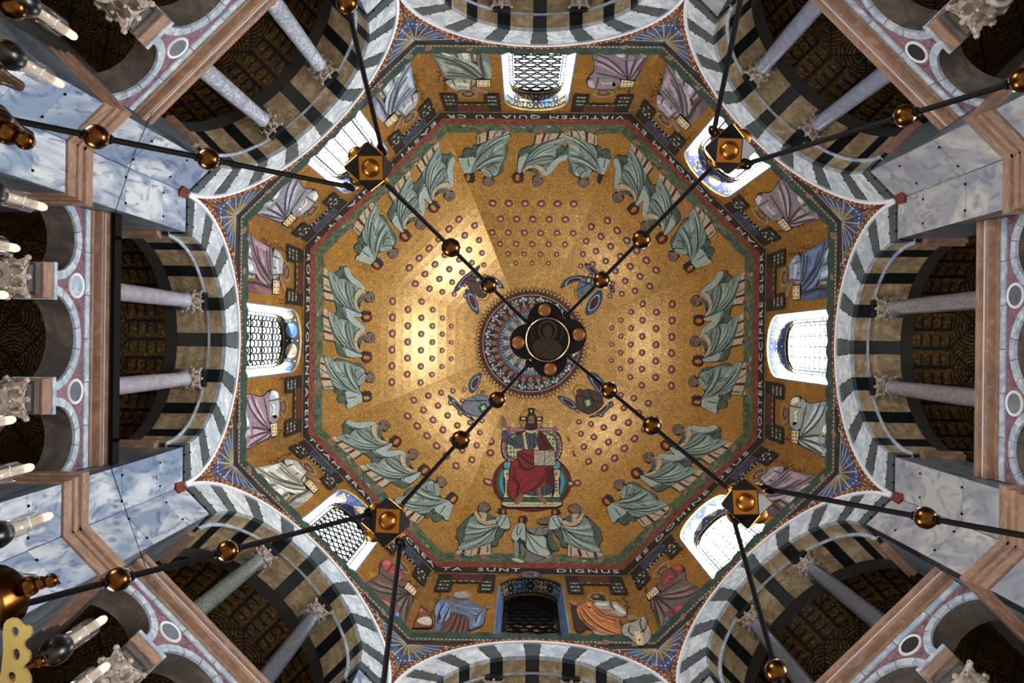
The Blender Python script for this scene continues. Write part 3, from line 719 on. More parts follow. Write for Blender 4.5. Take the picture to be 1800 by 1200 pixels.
L1 = dict(
 mantle=[(PD, 2, 's', [(440,265),(500,200),(570,170),(560,115),(640,95),(700,110),(740,180),(720,330),(720,380),(500,345)]),
  (PD, 2, 's', [(440,800),(600,910),(625,960),(650,1080),(690,1150),(560,1130),(500,1030),(480,900)]),
  (PK, 1, 's', [(280,150),(450,255),(510,330),(440,265),(500,190),(560,160),(550,105),(640,85),(710,98),(780,190),(810,275),(940,370),(1070,490),(1120,600),(1090,640),(960,980),(1048,1130),(1000,1182),(690,1165),(560,1142),(490,1030),(470,900),(430,800),(385,700),(325,480),(285,300)]),
  (PG, 3, 's', [(290,165),(450,265),(510,345),(700,370),(770,440),(860,510),(980,545),(900,620),(840,700),(840,830),(880,980),(1000,1080),(1035,1130),(850,1060),(700,960),(600,910),(450,830),(400,700),(340,480),(300,300)]),
  (PL, 3.3, 's', [(640,110),(720,120),(770,190),(800,280),(930,380),(1060,500),(1105,600),(1080,590),(950,545),(860,490),(770,420),(720,340),(690,290),(650,200)]),
  (PL, 3.3, 's', [(620,925),(700,955),(860,1040),(1000,1090),(1035,1130),(1000,1170),(690,1150),(640,1050)]),
  (PL, 3.5, 'l', [(330,200),(370,340),(440,520),(560,720),(760,930)], .13), (PL, 3.5, 'l', [(470,300),(520,460),(600,650),(760,860)], .10), (PL, 3.5, 'l', [(620,400),(620,560),(700,760),(830,960)], .10), (PL, 3.5, 'l', [(760,470),(770,620),(820,860)], .07),
  (PD, 3.6, 'l', [(700,400),(670,520),(690,700),(800,950)], .10), (PD, 3.6, 'l', [(300,290),(350,470),(430,690),(600,890)], .08), (PD, 3.6, 'l', [(830,520),(870,600),(840,760)], .10),
 ]+folds([[(300,300),(345,480),(430,720),(600,910),(800,1020),(1000,1100)], [(350,240),(430,500),(560,760),(720,930),(880,1050)], [(500,370),(540,600),(650,800),(850,1000)], [(720,400),(660,520),(680,700),(790,950),(960,1080)], [(740,400),(760,600),(800,800),(850,950)], [(640,350),(500,345)], [(420,290),(440,420)], [(720,390),(640,330),(600,230)], [(690,950),(640,1000),(690,1140)]]),
 tunic=[(PK, .6, 'p', [(205,100),(310,165),(335,330),(385,600),(452,850),(235,800),(205,640),(198,400)]), (CRM, 1.6, 'p', [(215,110),(300,170),(330,330),(380,600),(440,830),(240,790),(215,640),(210,400)]),
  (MAR, 2.2, 'p', [(205,258),(318,330),(322,375),(205,310)]), (MAR, 2.2, 'p', [(208,578),(385,635),(398,685),(212,632)]), (PD, 2, 'l', [(215,480),(300,530),(365,560)], .05), (PK, 2.2, 'l', [(240,790),(340,810),(440,830)], .05)],
 foot=[(SK, 2, 's', [(150,80),(215,130),(180,190),(110,300),(75,240),(100,140)]), (SK, 2, 's', [(120,635),(215,640),(215,705),(160,720),(118,860),(95,800),(120,700)])],
 sleeve=[(CRM, 4.2, 's', [(980,560),(1080,590),(1090,650),(1000,720),(930,800),(910,880),(950,980),(1010,1080),(900,1010),(850,870),(855,750),(900,630)]), (PD, 4.1, 's', [(1080,620),(1065,790),(930,905),(915,860),(960,770),(1040,670)]), (PK, 4.6, 'l', [(1050,640),(960,740),(920,830),(935,960)], .03), (PK, 4.6, 'l', [(870,820),(910,850)], .03)],
 head=[(BK, 4.2, 's', [(1095,690),(1170,618),(1250,640),(1302,730),(1282,820),(1220,862),(1140,860),(1080,830)]), (HR, 4.6, 's', [(1110,700),(1170,630),(1240,650),(1290,730),(1270,810),(1220,850),(1150,850),(1090,820)]), (SK, 4.4, 's', [(1070,640),(1140,690),(1110,800),(1060,760)]), (SK, 5.2, 's', [(1140,750),(1200,710),(1235,780),(1210,840),(1150,840)]), (BK, 5.8, 'p', [(1175,770),(1200,765),(1200,780),(1178,785)]), (BK, 5.8, 'l', [(1205,720),(1215,780),(1205,835)], .03)],
 crown=[(CRB, 4.2, 'p', [(1025,1100),(1010,1050),(1060,1060),(1075,1025),(1110,1050),(1150,1030),(1170,1060),(1210,1045),(1220,1130),(1035,1130)]), (CRR, 4.6, 's', [(1025,1110),(1120,1095),(1225,1110),(1222,1230),(1120,1275),(1025,1225)]), (GI, 5.2, 's', ell(1112, 1165, 72, 42, 12)), (BK, 4.0, 's', [(1015,1105),(1120,1085),(1235,1105),(1232,1235),(1120,1288),(1015,1232)])])
L3 = dict(
 mantle=[(PK, 1, 's', [(190,55),(330,75),(425,165),(520,92),(650,140),(860,210),(980,200),(1090,305),(1122,420),(1100,560),(950,720),(1042,880),(1047,1050),(900,1115),(720,1202),(680,1130),(690,1070),(555,1072),(478,970),(545,870),(450,860),(340,570),(230,270)]),
  (PD, 2, 's', [(430,180),(520,100),(650,150),(860,220),(980,210),(1080,310),(1110,420),(1000,310),(800,260),(680,190)]),
  (PD, 2, 's', [(420,770),(670,780),(680,950),(700,1060),(560,1060),(490,970),(560,870),(460,850)]),
  (PG, 3, 's', [(200,65),(330,85),(420,170),(500,185),(680,180),(760,210),(900,290),(1000,300),(1100,410),(1000,480),(940,560),(930,640),(940,760),(1030,880),(1035,940),(950,920),(850,850),(700,790),(480,760),(350,560),(240,260)]),
  (PL, 3.3, 's', [(670,790),(800,830),(1030,890),(1035,1040),(900,1100),(730,1190),(690,1130),(720,1040),(680,960)]),
  (PL, 3.5, 'l', [(230,90),(300,260),(430,480),(640,690),(860,830)], .13), (PL, 3.5, 'l', [(420,210),(480,330),(560,440),(690,560)], .14), (PL, 3.5, 'l', [(690,220),(730,420),(820,620),(960,800)], .10), (PL, 3.5, 'l', [(390,560),(520,660),(660,760)], .10), (PL, 3.5, 'l', [(900,330),(1000,340),(1070,400)], .10), (PL, 3.5, 'l', [(560,220),(620,360)], .08),
  (PD, 3.6, 'l', [(310,230),(420,420),(560,600),(760,780)], .08), (PD, 3.6, 'l', [(640,220),(670,420),(780,630),(900,780)], .07), (PD, 3.6, 'l', [(800,300),(830,440),(920,560)], .08),
 ]+folds([[(200,80),(290,330),(450,560),(680,740),(900,850)], [(310,230),(430,430),(600,640),(850,820)], [(480,400),(620,500),(700,530)], [(650,210),(690,420),(800,640),(940,790)], [(790,260),(800,420),(850,560),(930,700)], [(350,550),(560,690),(680,780)], [(690,500),(640,440),(560,420)], [(680,960),(830,940),(900,920)], [(900,560),(860,440),(880,360),(1000,320)], [(620,780),(600,880),(690,900)]]),
 tunic=[(PK, .6, 'p', [(140,80),(220,85),(300,420),(360,540),(442,775),(218,782),(180,640),(130,380),(130,200)]), (CRM, 1.6, 'p', [(150,90),(210,90),(240,260),(290,420),(350,540),(430,765),(225,770),(190,640),(160,560),(140,380),(140,200)]),
  (MAR, 2.2, 'p', [(145,195),(225,215),(240,265),(145,235)]), (MAR, 2.2, 'p', [(150,515),(340,528),(358,577),(165,577)]), (PD, 2, 'l', [(145,330),(210,390),(310,440)], .05), (PD, 2, 'l', [(230,720),(330,715),(415,712)], .06)],
 foot=[(SK, 2, 's', [(120,45),(165,100),(105,165),(45,290),(25,230),(60,125)]), (SK, 2, 's', [(75,615),(190,615),(190,690),(130,700),(60,890),(42,820),(65,690)])],
 sleeve=[(PL, 4.2, 's', [(1100,420),(1090,560),(940,710),(932,600),(990,490)]), (PK, 4.6, 'l', [(1080,430),(990,490),(940,590)], .03), (PK, 4.6, 'l', [(1060,480),(1000,560),(960,650)], .02), (PK, 4.6, 'l', [(1085,500),(1040,570),(990,640)], .02)],
 head=[(BK, 4.2, 's', [(1105,470),(1160,400),(1220,385),(1302,470),(1300,570),(1240,642),(1180,625),(1110,630)]), (HR, 4.6, 's', [(1120,470),(1160,410),(1220,395),(1290,470),(1290,570),(1240,630),(1190,610),(1120,620)]), (SK, 4.4, 's', [(1090,460),(1150,480),(1110,580),(1080,570)]), (SK, 5.2, 's', [(1150,500),(1230,465),(1255,560),(1190,605),(1150,590)]), (BK, 5.8, 'p', [(1195,535),(1222,530),(1222,545),(1198,550)])],
 crown=[(CRB, 4.2, 'p', [(1025,900),(1030,810),(1070,835),(1100,795),(1135,828),(1175,795),(1190,835),(1222,825),(1222,930),(1035,930)]), (CRR, 4.6, 's', [(1030,910),(1120,890),(1220,905),(1218,1000),(1120,1036),(1032,1005)]), (GI, 5.2, 's', ell(1108, 948, 72, 40, 12)), (BK, 4.0, 's', [(1020,905),(1120,880),(1230,900),(1228,1005),(1120,1048),(1022,1012)])])
ORD = {4: ['upper', 'middle', 'lower'], 5: ['rearmost', 'middle', 'foremost'], 3: ['rearmost', 'middle', 'foremost'], 6: ['rearmost', 'middle', 'foremost']}
def elders(k, mir, which=(0, 1, 2)):
    nm = ['rearmost', 'middle', 'foremost']
    for j in which:
        D, o, dy = (L1, (550, 460), 0) if j == 0 else (L1, (550, 460), 71) if j == 1 else (L3, (550, 620), 0)
        elder_parts(4, o, 1/12, D, mir, 0, dy, rz=RZ[k], label='green-mantled elder offering a crown, %s of those on the %s dome panel' % (nm[j], WHERE[k]))
for k, m in ((3, False), (4, False), (5, False), (0, True), (1, True), (7, True)): elders(k, m)
elders(6, False, (1,))
elder_parts(4, (550, 620), 1/12, L3, False, 0, 16, rz=RZ[6], label='green-mantled elder offering a crown, foremost of those on the top dome panel')
elder_parts(4, (550, 460), 1/12, L1, True, 0, 0+71-2, rz=RZ[6], label='green-mantled elder turned the other way at the end of the top dome panel') if False else None
elder_parts(4, (550, 620), 1/12, L3, True, 0, 24, rz=RZ[6], label='green-mantled elder facing away from the other two on the top dome panel')
B1 = dict(
 mantle=[(PK, 1, 's', [(345,258),(230,350),(58,535),(88,580),(38,665),(100,725),(115,800),(55,900),(260,900),(500,830),(640,775),(660,820),(705,842),(785,790),(780,700),(850,650),(885,552),(972,550),(995,480),(940,270),(870,280),(830,270),(715,350),(640,275),(430,230)]),
  (PD, 2, 's', [(350,270),(240,360),(70,540),(100,580),(50,660),(110,720),(130,800),(200,740),(200,560),(240,460)]),
  (PG, 3, 's', [(360,280),(400,380),(470,460),(600,490),(740,450),(770,440),(760,500),(720,730),(640,760),(500,820),(260,890),(75,893),(130,800),(200,750),(200,560),(250,440)]),
  (PL, 3.3, 's', [(720,360),(830,285),(870,295),(930,285),(980,480),(960,535),(880,535),(840,520),(790,510),(770,440)]),
  (PD, 3.1, 's', [(720,560),(780,520),(880,545),(840,640),(770,700),(770,790),(700,830),(650,800),(720,730)]),
  (PL, 3.5, 'l', [(270,450),(400,490),(600,510),(740,470)], .16), (PL, 3.5, 'l', [(230,600),(430,580),(640,530)], .12), (PL, 3.5, 'l', [(110,870),(300,800),(520,700),(700,540)], .14), (PL, 3.5, 'l', [(520,800),(640,700),(730,550)], .12)]
  +folds([[(230,500),(400,545),(640,520),(750,470)], [(210,640),(450,620),(640,550)], [(200,740),(450,680),(600,590),(720,500)], [(150,770),(400,730),(560,640),(740,500)], [(260,890),(450,790),(600,680),(740,500)], [(500,830),(640,700),(740,500)], [(720,730),(730,600),(770,500)], [(250,440),(200,560),(205,700)], [(720,360),(770,440)], [(770,440),(830,290)], [(860,420),(790,510)], [(930,290),(860,420)]]),
 tunic=[(PK, .6, 'p', [(60,885),(260,880),(500,820),(660,760),(662,970),(470,982),(300,1002),(30,962)]), (CRM, 1.6, 'p', [(75,895),(260,890),(500,830),(645,770),(650,960),(470,970),(300,990),(45,950)]), (MAR, 2.2, 'p', [(170,892),(222,892),(197,975),(148,968)]), (MAR, 2.2, 'p', [(440,850),(487,845),(460,968),(408,968)]), (PD, 2, 'l', [(340,880),(300,990)], .04), (PD, 2, 'l', [(600,800),(590,960)], .06)],
 foot=[(SK, 2, 's', [(40,958),(110,960),(175,1062),(120,1085),(35,1010)]), (SK, 2, 's', [(480,960),(565,965),(590,1010),(670,1052),(500,1055),(472,1010)])],
 sleeve=[(CRM, 4.2, 's', [(375,250),(430,240),(480,340),(560,400),(620,405),(720,360),(762,440),(600,482),(480,455),(400,380),(360,290)]), (CRM, 4.1, 's', [(430,235),(590,255),(580,380),(540,395),(480,330)]), (PD, 4.15, 's', [(590,260),(640,290),(705,362),(600,402),(568,370)]), (PK, 4.6, 'l', [(370,270),(400,370),(480,450),(600,482),(760,445)], .03), (MAR, 4.6, 'l', [(425,245),(470,310),(500,350)], .05)],
 head=[(BK, 4.2, 's', [(420,225),(430,125),(510,73),(585,98),(650,150),(652,200),(580,250),(480,260)]), (HR, 4.6, 's', [(430,220),(440,130),(510,85),(580,110),(640,160),(640,195),(580,240),(480,250)]), (SK, 5.2, 's', [(505,140),(580,145),(603,200),(570,250),(510,240)]), (BK, 5.8, 'p', [(530,145),(555,150),(553,162),(530,158)])],
 crown=[(CRB, 4.2, 'p', [(860,290),(800,270),(750,250),(790,225),(770,190),(815,190),(820,165),(870,168)]), (CRR, 4.6, 's', [(835,295),(845,180),(880,160),(915,190),(935,300)]), (GI, 5.2, 's', ell(862, 245, 24, 40, 10))])
elder_parts(2, (795, 875), .10417, B1, rz=RZ[2], label='standing elder below the throne, offering a crown to the right')
# mirrored copy of the same figure on the other side of the kneeling one
uu = to_surf(2, 'dome', [(842, 940), (1028, 940)]); 
elder_parts(2, (795, 875), .10417, B1, True, -((842-936.5)+(1028-936.5))*.9, 0, rz=RZ[2], label='standing elder below the throne, offering a crown to the left')
KN = dict(
 mantle=[(PK, .8, 's', [(220,270),(390,280),(410,430),(600,360),(700,330),(875,340),(922,400),(932,620),(1075,770),(1062,850),(930,852),(910,930),(932,1000),(850,1072),(640,1112),(400,1072),(290,1000),(170,985),(140,640),(80,595),(130,390)]),
  (PL, 3, 's', [(230,280),(380,290),(400,500),(560,540),(800,545),(830,830),(900,920),(760,970),(560,920),(420,830),(380,640),(300,620),(270,560),(210,660),(150,630),(90,590),(140,400)]),
  (PD, 2, 's', [(870,360),(910,400),(920,620),(1060,770),(1050,840),(930,840),(850,720),(830,560)]),
  (PG, 2.2, 's', [(140,640),(250,650),(250,900),(210,1010),(170,980),(160,800)]), (PL, 2.6, 's', [(70,1010),(180,990),(300,1030),(380,1080),(250,1090)])]
  +folds([[(390,480),(560,640),(700,780),(830,830)], [(400,520),(480,700),(640,930)], [(400,440),(520,510),(640,550),(800,545)], [(380,290),(400,640),(380,800)], [(810,550),(815,830)], [(240,290),(210,480),(240,560),(320,380)], [(420,830),(560,920),(760,970)]]),
 tunic=[(g_('tunic_grey', '#7e7a76', '#625e5c'), 1.6, 's', [(270,640),(400,830),(600,930),(760,970),(900,930),(920,1000),(850,1060),(640,1100),(400,1060),(300,950)]), (PK, 2.2, 'l', [(380,860),(340,1030)], .04), (PK, 2.2, 'l', [(860,940),(700,1040),(560,1070)], .04)],
 foot=[(SK, 2.5, 's', [(950,925),(1010,950),(1060,1040),(1085,1115),(1040,1115),(985,1020)])],
 sleeve=[(g_('sleeve_grey', '#8a857c', '#6f6a64'), 4.2, 's', [(400,370),(600,380),(700,340),(860,350),(830,520),(620,550),(500,480),(420,440)]), (PK, 4.6, 'l', [(560,520),(600,430),(680,350)], .03), (MAR, 4.6, 'l', [(710,420),(790,370),(860,350)], .05)],
 head=[(BK, 4.2, 's', [(600,230),(700,205),(780,158),(872,220),(862,305),(760,330),(640,300)]), (HR, 4.6, 's', [(690,215),(780,170),(860,220),(850,300),(760,320),(690,300)]), (SK, 5.2, 's', [(640,225),(715,225),(740,300),(690,310),(640,290)]), (HR, 5.4, 's', [(605,235),(660,230),(670,290),(625,285)])],
 crown=[(CRB, 4.2, 'p', [(330,140),(400,130),(390,170),(435,190),(395,215),(430,240),(370,290),(335,280)]), (CRR, 4.6, 's', [(235,285),(230,190),(290,135),(345,190),(350,290)]), (GI, 5.2, 's', ell(305, 235, 24, 48, 10))])
elder_parts(2, (890, 895), .0875, KN, rz=RZ[2], label='kneeling elder below the throne holding up a crown')
# ---- enthroned figure
O = (860, 700); S6 = 1/6
RBr = g_('robe_red', '#93302a', '#6c1e1d'); RBd = g_('robe_maroon', '#571a1c', '#3d1114'); TGr = g_('tunic_bluegrey', '#4c545c', '#393f47'); PUR = g_('throne_purple', '#9b6a70', '#7a4a54')
TCY = g_('throne_blue', '#5d9db8', '#3f7f9c'); TGN = g_('throne_green', '#2f6a50', '#20503c'); LAT = g_('throne_lattice', '#c9cf9a', '#a3ab6c'); CREAM = g_('cream', '#d9c79b', '#b7a070'); MRN = g_('mandorla_maroon', '#6f2420', '#551816')
def P(name, items, parent=None, label=None, k=2): return link(name, picture(k, 'dome', O, S6, items).mesh(name), parent or ceiling, rz=0 if parent else RZ[k], label=label)
thr = P('throne_mosaic', [(MRN, 1, 'p', ell(450, 885, 420, 312, 40)), (TGN, 1.6, 'p', ell(450, 885, 372, 285, 36)), (TCY, 2.2, 'p', ell(450, 885, 345, 262, 36)), (g_('deep_blue', '#2c5578', '#1e3f5c'), 2.6, 'p', ell(450, 885, 305, 240, 36)), (CREAM, 3, 'p', ell(450, 885, 288, 225, 36))], label='throne with coloured round aureole under the seated figure')
P('throne_back', [(BK, 3.6, 's', [(180,300),(720,300),(790,520),(720,690),(170,690),(105,520)]), (PUR, 4, 's', [(190,312),(710,312),(778,530),(705,690),(185,690),(118,530)]), (BK, 4.5, 's', [(235,345),(665,345),(735,520),(680,660),(220,660),(160,530)]), (LAT, 5, 's', [(245,352),(655,352),(722,520),(670,655),(230,655),(172,530)])]
  +[(TGN, 5.5, 'p', [(x-14, y), (x, y-16), (x+14, y), (x, y+16)]) for x in list(range(190, 300, 36))+list(range(600, 720, 36)) for y in range(390, 650, 46)]
  +[(PUR, 5.6, 'p', [(185,315),(715,315),(715,352),(185,352)])]+[(CREAM, 6, 'p', ell(x, 333, 9, 10, 6)) for x in range(205, 710, 34)]+[(PUR, 6, 'p', ell(x, 330, 26, 34, 10)) for x in (205, 693)]+[(CREAM, 6, 's', [(x-22,312),(x-15,262),(x,248),(x+15,262),(x+22,312)]) for x in (247, 645)]
  +[(CREAM, 4.6, 'p', ell(450+308*cos(a_), 525+215*sin(a_), 8, 9, 6)) for a_ in [x*.17 for x in range(-8, 9)]+[pi+x*.17 for x in range(-8, 9)]], thr)
for sg in (-1, 1):
    X = lambda x: 450+sg*(x-450)
    P('throne_post', [(BK, 4, 'p', [(X(658),752),(X(752),752),(X(752),840),(X(742),1000),(X(762),1058),(X(658),1058)]), (CREAM, 4.6, 'p', [(X(665),760),(X(745),760),(X(745),835),(X(732),850),(X(732),1000),(X(752),1050),(X(668),1050),(X(690),1000),(X(690),850),(X(665),835)])]+[(TGr, 5.2, 'p', ell(X(708), y, 12, 12, 8)) for y in (803, 878, 912, 945, 978)], thr)
    P('throne_cushion', [(BK, 4.5, 's', [(X(665),665),(X(755),665),(X(755),760),(X(665),760)]), (TCY, 5, 's', [(X(672),672),(X(748),672),(X(748),752),(X(672),752)]), (CREAM, 5.5, 'l', [(X(690),675),(X(690),750)], .03)], thr)
P('footrest', [(BK, 4.6, 'p', [(142,1050),(758,1050),(775,1100),(775,1135),(705,1165),(190,1165),(125,1135),(125,1100)]), (TGN, 5, 'p', [(150,1060),(750,1060),(765,1100),(135,1100)]), (CREAM, 5, 'p', [(135,1104),(765,1104),(765,1130),(700,1152),(195,1152),(135,1130)])]+[(MRN, 5.5, 'p', ell(x, 1130, 7, 6, 6)) for x in range(215, 700, 30)], thr)
fig = P('enthroned_figure_mosaic', [(BK, 5.5, 's', [(290,545),(510,540),(610,640),(680,720),(700,960),(680,990),(640,915),(600,940),(420,1012),(335,1020),(270,1100),(208,1060),(180,1000),(205,870),(210,700),(292,640)]),
 (RBr, 6, 's', [(300,550),(500,550),(600,640),(670,720),(650,850),(600,930),(420,1000),(330,1010),(270,1090),(220,1060),(190,1000),(215,870),(220,700),(300,640)]), (RBd, 6.4, 's', [(585,720),(670,735),(692,950),(680,980),(640,900),(600,930),(590,800)]),
 (RBd, 6.6, 'l', [(310,590),(400,680),(520,720)], .12), (RBd, 6.6, 'l', [(300,640),(350,770),(480,740)], .10), (RBd, 6.6, 'l', [(230,830),(320,900),(290,1040)], .10), (RBd, 6.6, 'l', [(580,800),(560,900),(420,990)], .08), (RBd, 6.6, 'l', [(330,570),(430,620),(480,640)], .08), (RBd, 6.6, 'l', [(250,720),(270,860),(340,990)], .06), (BK, 7, 'l', [(300,650),(380,760),(500,730)], .03)], label='bearded seated figure in red and blue-grey, hand raised, with open book')
P('tunic', [(TGr, 6.4, 's', [(395,345),(505,345),(512,550),(310,550),(330,430)]), (TGr, 6.5, 's', [(130,355),(190,340),(235,430),(300,385),(355,370),(385,545),(280,530),(180,480),(130,425)]), (CREAM, 7, 'p', [(352,368),(374,364),(407,542),(377,544)]), (CREAM, 7.2, 's', [(385,332),(440,352),(505,332),(495,360),(440,378),(395,360)]),
 (TGr, 5.8, 's', [(390,1000),(600,920),(665,900),(665,1035),(395,1035)])]+[(BK, 7.1, 'l', p, .025) for p in ([(430,390),(435,540)], [(470,390),(468,545)], [(180,380),(230,450),(320,470)], [(160,440),(250,490),(350,510)], [(480,965),(480,1030)], [(560,945),(560,1030)], [(600,930),(605,1030)], [(640,915),(640,1030)])], fig)
P('cloak', [(RBd, 6.9, 's', [(505,330),(580,370),(640,480),(700,560),(700,610),(580,572),(508,552)]), (RBd, 6.9, 's', [(385,335),(330,355),(265,385),(300,405),(360,375)]), (BK, 7.2, 'l', [(540,380),(580,480),(650,560)], .03)], fig)
P('head', [(MRN, 5.9, 'p', ell(443, 227, 127, 124, 32)), (CREAM, 6.2, 'p', ell(443, 227, 119, 116, 32)), (MRN, 6.4, 'p', ell(443, 227, 112, 109, 32)), (G_RIM, 6.6, 'p', ell(443, 227, 106, 103, 32))]+[(BK, 7, 'p', q) for q in ([(410,108),(476,108),(476,180),(410,180)], [(325,195),(390,195),(390,245),(325,245)], [(496,195),(560,195),(560,245),(496,245)])]+[(CREAM, 7.4, 'p', q) for q in ([(432,125),(454,125),(454,165),(432,165)], [(340,208),(378,208),(378,232),(340,232)], [(508,208),(546,208),(546,232),(508,232)])]
 +[(plain('hair_brown', '#2e2019'), 7.8, 's', [(388,210),(410,160),(443,150),(480,160),(500,210),(518,320),(480,342),(400,342),(362,330),(385,280)]), (SK, 8.2, 's', [(412,200),(443,180),(474,200),(474,270),(443,312),(412,270)]), (plain('hair_brown', '#2e2019'), 8.6, 's', [(416,262),(443,275),(472,262),(462,310),(443,322),(424,310)]), (BK, 9, 'p', [(418,232),(436,232),(436,240),(418,240)]), (BK, 9, 'p', [(452,232),(470,232),(470,240),(452,240)]), (SK, 7.1, 's', [(420,310),(470,310),(475,345),(440,352),(412,345)]), (plain('nose_line', '#6d4630'), 8.9, 'p', [(440,236),(448,236),(450,264),(438,264)])], fig)
P('raised_hand', [(SK, 7, 's', [(132,245),(180,245),(184,300),(178,340),(138,345),(122,290)])]+[(SK, 7, 'p', q) for q in ([(127,195),(140,193),(143,255),(130,255)], [(144,192),(158,195),(157,255),(144,255)], [(161,215),(172,222),(172,262),(160,262)], [(173,235),(183,245),(184,275),(172,275)])]+[(CREAM, 7.3, 'p', [(138,318),(180,318),(182,340),(140,342)])], fig)
P('hand', [(SK, 8.6, 's', [(606,548),(672,548),(684,580),(668,578),(655,572),(640,578),(625,572)])], fig)
for ft in ([(330,1012),(378,1020),(335,1110),(280,1132),(258,1100)], [(508,950),(548,950),(552,1030),(612,1090),(595,1135),(550,1095),(508,1060)]): P('foot', [(SK, 6.8, 's', ft)], fig)
bkx = [(BK, 7.6, 'p', [(470,552),(692,552),(700,720),(470,722)])]+[(g_('page', '#c9bfa6', '#aea48c'), 8, 'p', q) for q in ([(475,560),(578,560),(578,715),(475,715)], [(586,560),(688,560),(694,714),(586,715)])]
for i in range(11):
    for x0 in (482, 594):
        x = x0
        while x < x0+86:
            w = rnd.uniform(4, 12); bkx.append((BK, 8.5, 'p', [(x, 570+i*13), (x+w, 570+i*13), (x+w, 576+i*13), (x, 576+i*13)])) if rnd.random() < .7 else None; x += w+5
P('open_book', bkx, fig, label='open book with lines of dark writing')
# ---- winged creatures
BRN = g_('creature_brown', '#5e4536', '#3d2c22'); WBL = g_('wing_blue', '#3f6688', '#2a4864'); WMR = g_('wing_maroon', '#59222a', '#3d151c'); WLT = g_('wing_light', '#9fb6bd', '#7c98a2'); CGR = g_('creature_grey', '#757f88', '#565f68')
def creature(k, o, s, wings, body, bmat, halo, head, label, book=None):
    root = link('winged_creature_mosaic', picture(k, 'dome', o, s, [(BK, 2, 's', [(x+(x-sum(p[0] for p in body)/len(body))*.05, y+(y-sum(p[1] for p in body)/len(body))*.05) for x, y in body]), (bmat, 3, 's', body)]+[(BK, 3.6, 'l', [body[i], ((body[i][0]+body[(i+3) % len(body)][0])/2+8, (body[i][1]+body[(i+3) % len(body)][1])/2), body[(i+3) % len(body)]], .035) for i in range(2)]).mesh('b'), ceiling, rz=RZ[k], label=label)
    for w in wings:
        c = (sum(p[0] for p in w)/len(w), sum(p[1] for p in w)/len(w)); sh = lambda f, bx=0, by=0: [(c[0]+(x-c[0])*f+bx, c[1]+(y-c[1])*f+by) for x, y in w]
        its = [(BK, 1.5, 's', sh(1.06)), (WBL, 2, 's', w), (WLT, 2.4, 's', sh(.72)), (WMR, 2.8, 's', sh(.58))]
        for i in range(len(w)):
            a_, b = w[i], w[(i+1) % len(w)]
            for j in range(3): f = (j+.5)/3; its.append((BK, 2.3, 'l', [(a_[0]+(b[0]-a_[0])*f, a_[1]+(b[1]-a_[1])*f), (c[0]*.35+(a_[0]+(b[0]-a_[0])*f)*.65, c[1]*.35+(a_[1]+(b[1]-a_[1])*f)*.65), (c[0]*.4+(a_[0]+(b[0]-a_[0])*f)*.6, c[1]*.4+(a_[1]+(b[1]-a_[1])*f)*.6)], .018))
        link('wing', picture(k, 'dome', o, s, its).mesh('wing'), root)
    hx, hy, hr = halo
    link('head', picture(k, 'dome', o, s, [(BK, 1.2, 'p', ell(hx, hy, hr*1.06, hr*1.06, 20)), (G_RIM, 1.6, 'p', ell(hx, hy, hr*.98, hr*.98, 20)), (bmat if head else SK, 4, 's', ell(hx, hy, hr*.6, hr*.5, 9)), (BK, 4.5, 'p', ell(hx+4, hy-5, 5, 4, 6))]).mesh('head'), root)
    if book: link('book', picture(k, 'dome', o, s, [(BK, 4, 'p', book), (TGN, 4.4, 'p', [(sum(p[0] for p in book)/4+(x-sum(p[0] for p in book)/4)*.85, sum(p[1] for p in book)/4+(y-sum(p[1] for p in book)/4)*.85) for x, y in book]), (CREAM, 4.8, 'p', [(sum(p[0] for p in book)/4+(x-sum(p[0] for p in book)/4)*.45, sum(p[1] for p in book)/4+(y-sum(p[1] for p in book)/4)*.5) for x, y in book])]).mesh('book'), root)
Q = (740, 440); QS = .225
creature(5, Q, QS, [[(255,310),(320,210),(390,165),(465,110),(440,170),(380,230),(330,270),(285,320)], [(470,200),(560,195),(620,240),(655,300),(610,290),(570,250),(520,230)], [(345,300),(355,390),(400,470),(455,505),(445,420),(430,370),(400,320)]], [(350,230),(400,195),(480,200),(530,260),(520,330),(480,380),(420,340),(370,290)], BRN, (490, 345, 46), True, 'brown winged beast beside the apex medallion, upper left', [(410,215),(455,200),(475,240),(430,255)])
creature(7, Q, QS, [[(1275,95),(1330,110),(1400,180),(1420,210),(1350,195),(1300,150)], [(1085,305),(1125,225),(1200,195),(1290,200),(1300,235),(1220,240),(1160,260)], [(1285,505),(1295,420),(1340,350),(1400,305),(1418,345),(1400,430),(1350,490)], [(1470,220),(1500,260),(1520,335),(1470,320)]], [(1220,310),(1240,240),(1300,200),(1350,225),(1370,280),(1320,350),(1270,380),(1225,360)], CGR, (1252, 335, 52), True, 'grey winged eagle beside the apex medallion, upper right', [(1290,210),(1340,205),(1335,255),(1285,255)])
creature(3, Q, QS, [[(205,1125),(260,1160),(310,1210),(380,1280),(430,1340),(360,1300),(290,1250),(240,1200)], [(370,1080),(385,1000),(475,945),(465,1010),(440,1080),(400,1120)], [(560,1130),(610,1160),(590,1210),(540,1180)]], [(330,1180),(400,1140),(480,1120),(540,1170),(530,1260),(470,1300),(400,1290),(320,1240)], g_('angel_bluegrey', '#7f8b93', '#5f6a74'), (480, 1108, 42), False, 'winged figure in blue-grey robe beside the apex medallion, lower left', [(440,1220),(500,1190),(530,1240),(470,1275)])
